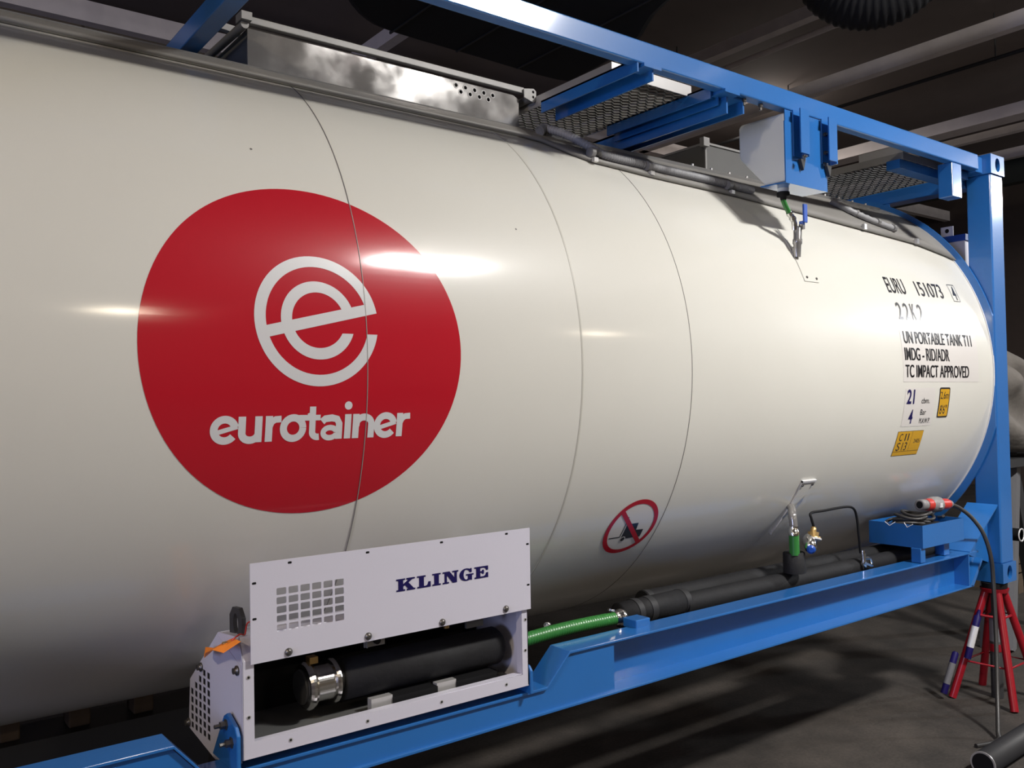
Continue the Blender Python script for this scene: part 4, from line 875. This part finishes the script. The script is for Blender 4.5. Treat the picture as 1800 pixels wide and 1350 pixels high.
# ------------------------------------------------------------------ things on the floor and behind
t = thing('floor_pipe', (5.3, -0.45, FL), 'thick black pipe lying on the floor in the lower right corner', 'pipe')
a_, b_ = Vector((4.72, -0.385, FL+0.062)), Vector((6.9, -0.32, FL+0.062)); d = (b_-a_).normalized()
MB().lathe(a_, d, [(0.10, 0.045), (0.0, 0.045), (0.0, 0.058), (2.2, 0.058)], 28).build('barrel', M['black_tape'], t)
MB().lathe(a_-d*0.001, d, [(0, 0.0585), (0.004, 0.0585)], 28).build('bright_rim', M['alu'], t); MB().lathe(a_-d*0.003, d, [(0, 0.050), (0.001, 0.050)], 24).build('dark_bore', M['black'], t)
# covered stand and trestle behind the corner post
t = thing('metal_trestle', (8.0, 0.75, FL), 'grey metal trestle with sloping legs behind the blue corner post', 'trestle')
MB().bar((8.02, 0.60, FL), (8.15, 0.62, 0.75), 0.07, 0.09).build('leg', M['darkmetal'], t)
MB().bar((8.05, 0.45, FL), (8.45, 0.55, 0.62), 0.05, 0.16).build('leg', M['lightgrey'], t)
MB().bar((8.9, 0.60, FL), (8.5, 0.62, 0.75), 0.07, 0.09).build('leg', M['darkmetal'], t)
MB().tube([(8.02, 0.35, 0.14), (8.02, 0.9, 0.14)], 0.045, 16).build('cross_tube', M['black'], t); MB().lathe((8.02, 0.345, 0.14), (0, -1, 0), [(0, 0.048), (0.006, 0.048), (0.006, 0.040), (0.0, 0.038)], 16).build('tube_rim', M['white_vinyl'], t)
MB().box(7.7, 9.2, 0.45, 1.2, 0.60, 0.66).build('top_board', M['darkmetal'], t)
def cloth():
    mb = MB(); nx, nz = 40, 30; vs = []
    def H_(x): return 1.62-0.75*max(0, (x-8.55))**1.6-0.9*max(0, 8.05-x)**1.5
    for j in range(nz+1):
        for i in range(nx+1):
            x = 7.72+1.5*i/nx; v = j/nz; top = H_(x)
            z = 0.70+(top-0.70)*v
            y = 0.50-0.06*math.sin(9*x+3*v)-0.05*math.sin(21*x+5*math.sin(4*v))*(1-v)+0.35*(v**4)-0.05*math.sin(14*v+6*x)
            vs.append((x, y, z))
    for j in range(8):
        for i in range(nx+1):
            x = 7.72+1.5*i/nx; vs.append((x, 0.85+0.05*(j+1), H_(x)+0.02*math.sin(j)-0.02*j))
    fs = [(j*(nx+1)+i, j*(nx+1)+i+1, (j+1)*(nx+1)+i+1, (j+1)*(nx+1)+i) for j in range(nz+8) for i in range(nx)]
    return mb.add(vs, fs, True)
o = cloth().build('draped_cloth', M['cloth']); s = o.modifiers.new('s', 'SOLIDIFY'); s.thickness = 0.006
tag(o, 'crumpled grey cloth draped behind the blue corner post at the right edge', 'cloth')
t = thing('covered_machine', (8.45, 1.05, 0.66), 'dark machine housing under the grey cloth on the trestle', 'machine')
MB().box(7.95, 8.85, 0.72, 1.15, 0.66, 1.45).build('housing', M['darkmetal'], t, bevel=0.05)
t = thing('wooden_pallet', (9.6, 1.5, FL), 'low brown wooden pallet on the floor behind the corner post', 'pallet')
for k in range(5): MB().box(8.95, 10.5, 1.2+k*0.2, 1.32+k*0.2, FL+0.10, FL+0.125).build('deck_board', M['wood'], t)
for x in (8.95, 9.7, 10.4): MB().box(x, x+0.1, 1.2, 2.12, FL, FL+0.10).build('bearer', M['wood'], t)
t = thing('junction_cabinet', (6.15, 0.5, 1.55), 'white cabinet with blue top edge and punched lug beyond the tank end', 'cabinet')
MB().box(6.08, 6.24, 0.26, 0.80, 1.55, 2.155).build('housing', M['white_paint'], t)
MB().box(6.07, 6.25, 0.25, 0.81, 2.125, 2.165).build('top_edge', M['blue_handle'], t)
plate([[(0.345, 2.165), (0.425, 2.165), (0.425, 2.235), (0.345, 2.235)], circ(0.385, 2.207, 0.014, 20)], lambda v: (6.11+v.z, v.x, v.y), 0.006).build('punched_lug', M['white_paint'], t)
MB().box(6.116, 6.118, 0.365, 0.405, 2.19, 2.225).build('lug_backing', M['black'], t)
MB().box(6.02, 6.09, 0.150, 0.29, 1.60, 1.66).build('mounting_arm', B, t)
# timber skids under the tank, seen on the left
for x, wd, l in ((0.825, 0.065, 'leftmost wooden block on the dark beam under the tank'), (1.05, 0.075, 'second wooden block from the left under the tank'), (1.28, 0.075, 'third wooden block under the tank, beside the white unit')):
    tag(MB().box(x, x+wd, 1.25, 1.36, -0.058, 0.068).build('wooden_block', M['wood'], bevel=0.006), l, 'wooden block', 'wooden blocks under the tank')
tag(MB().box(0.3, 1.55, 1.2, 1.42, FL, -0.058).build('support_beam', M['darkmetal']), 'long dark support beam on the floor under the tank', 'beam')
for o in COL.objects:
    if o.parent is None and o.name in ('metal_trestle', 'draped_cloth', 'covered_machine'): o.location.x -= 1.05
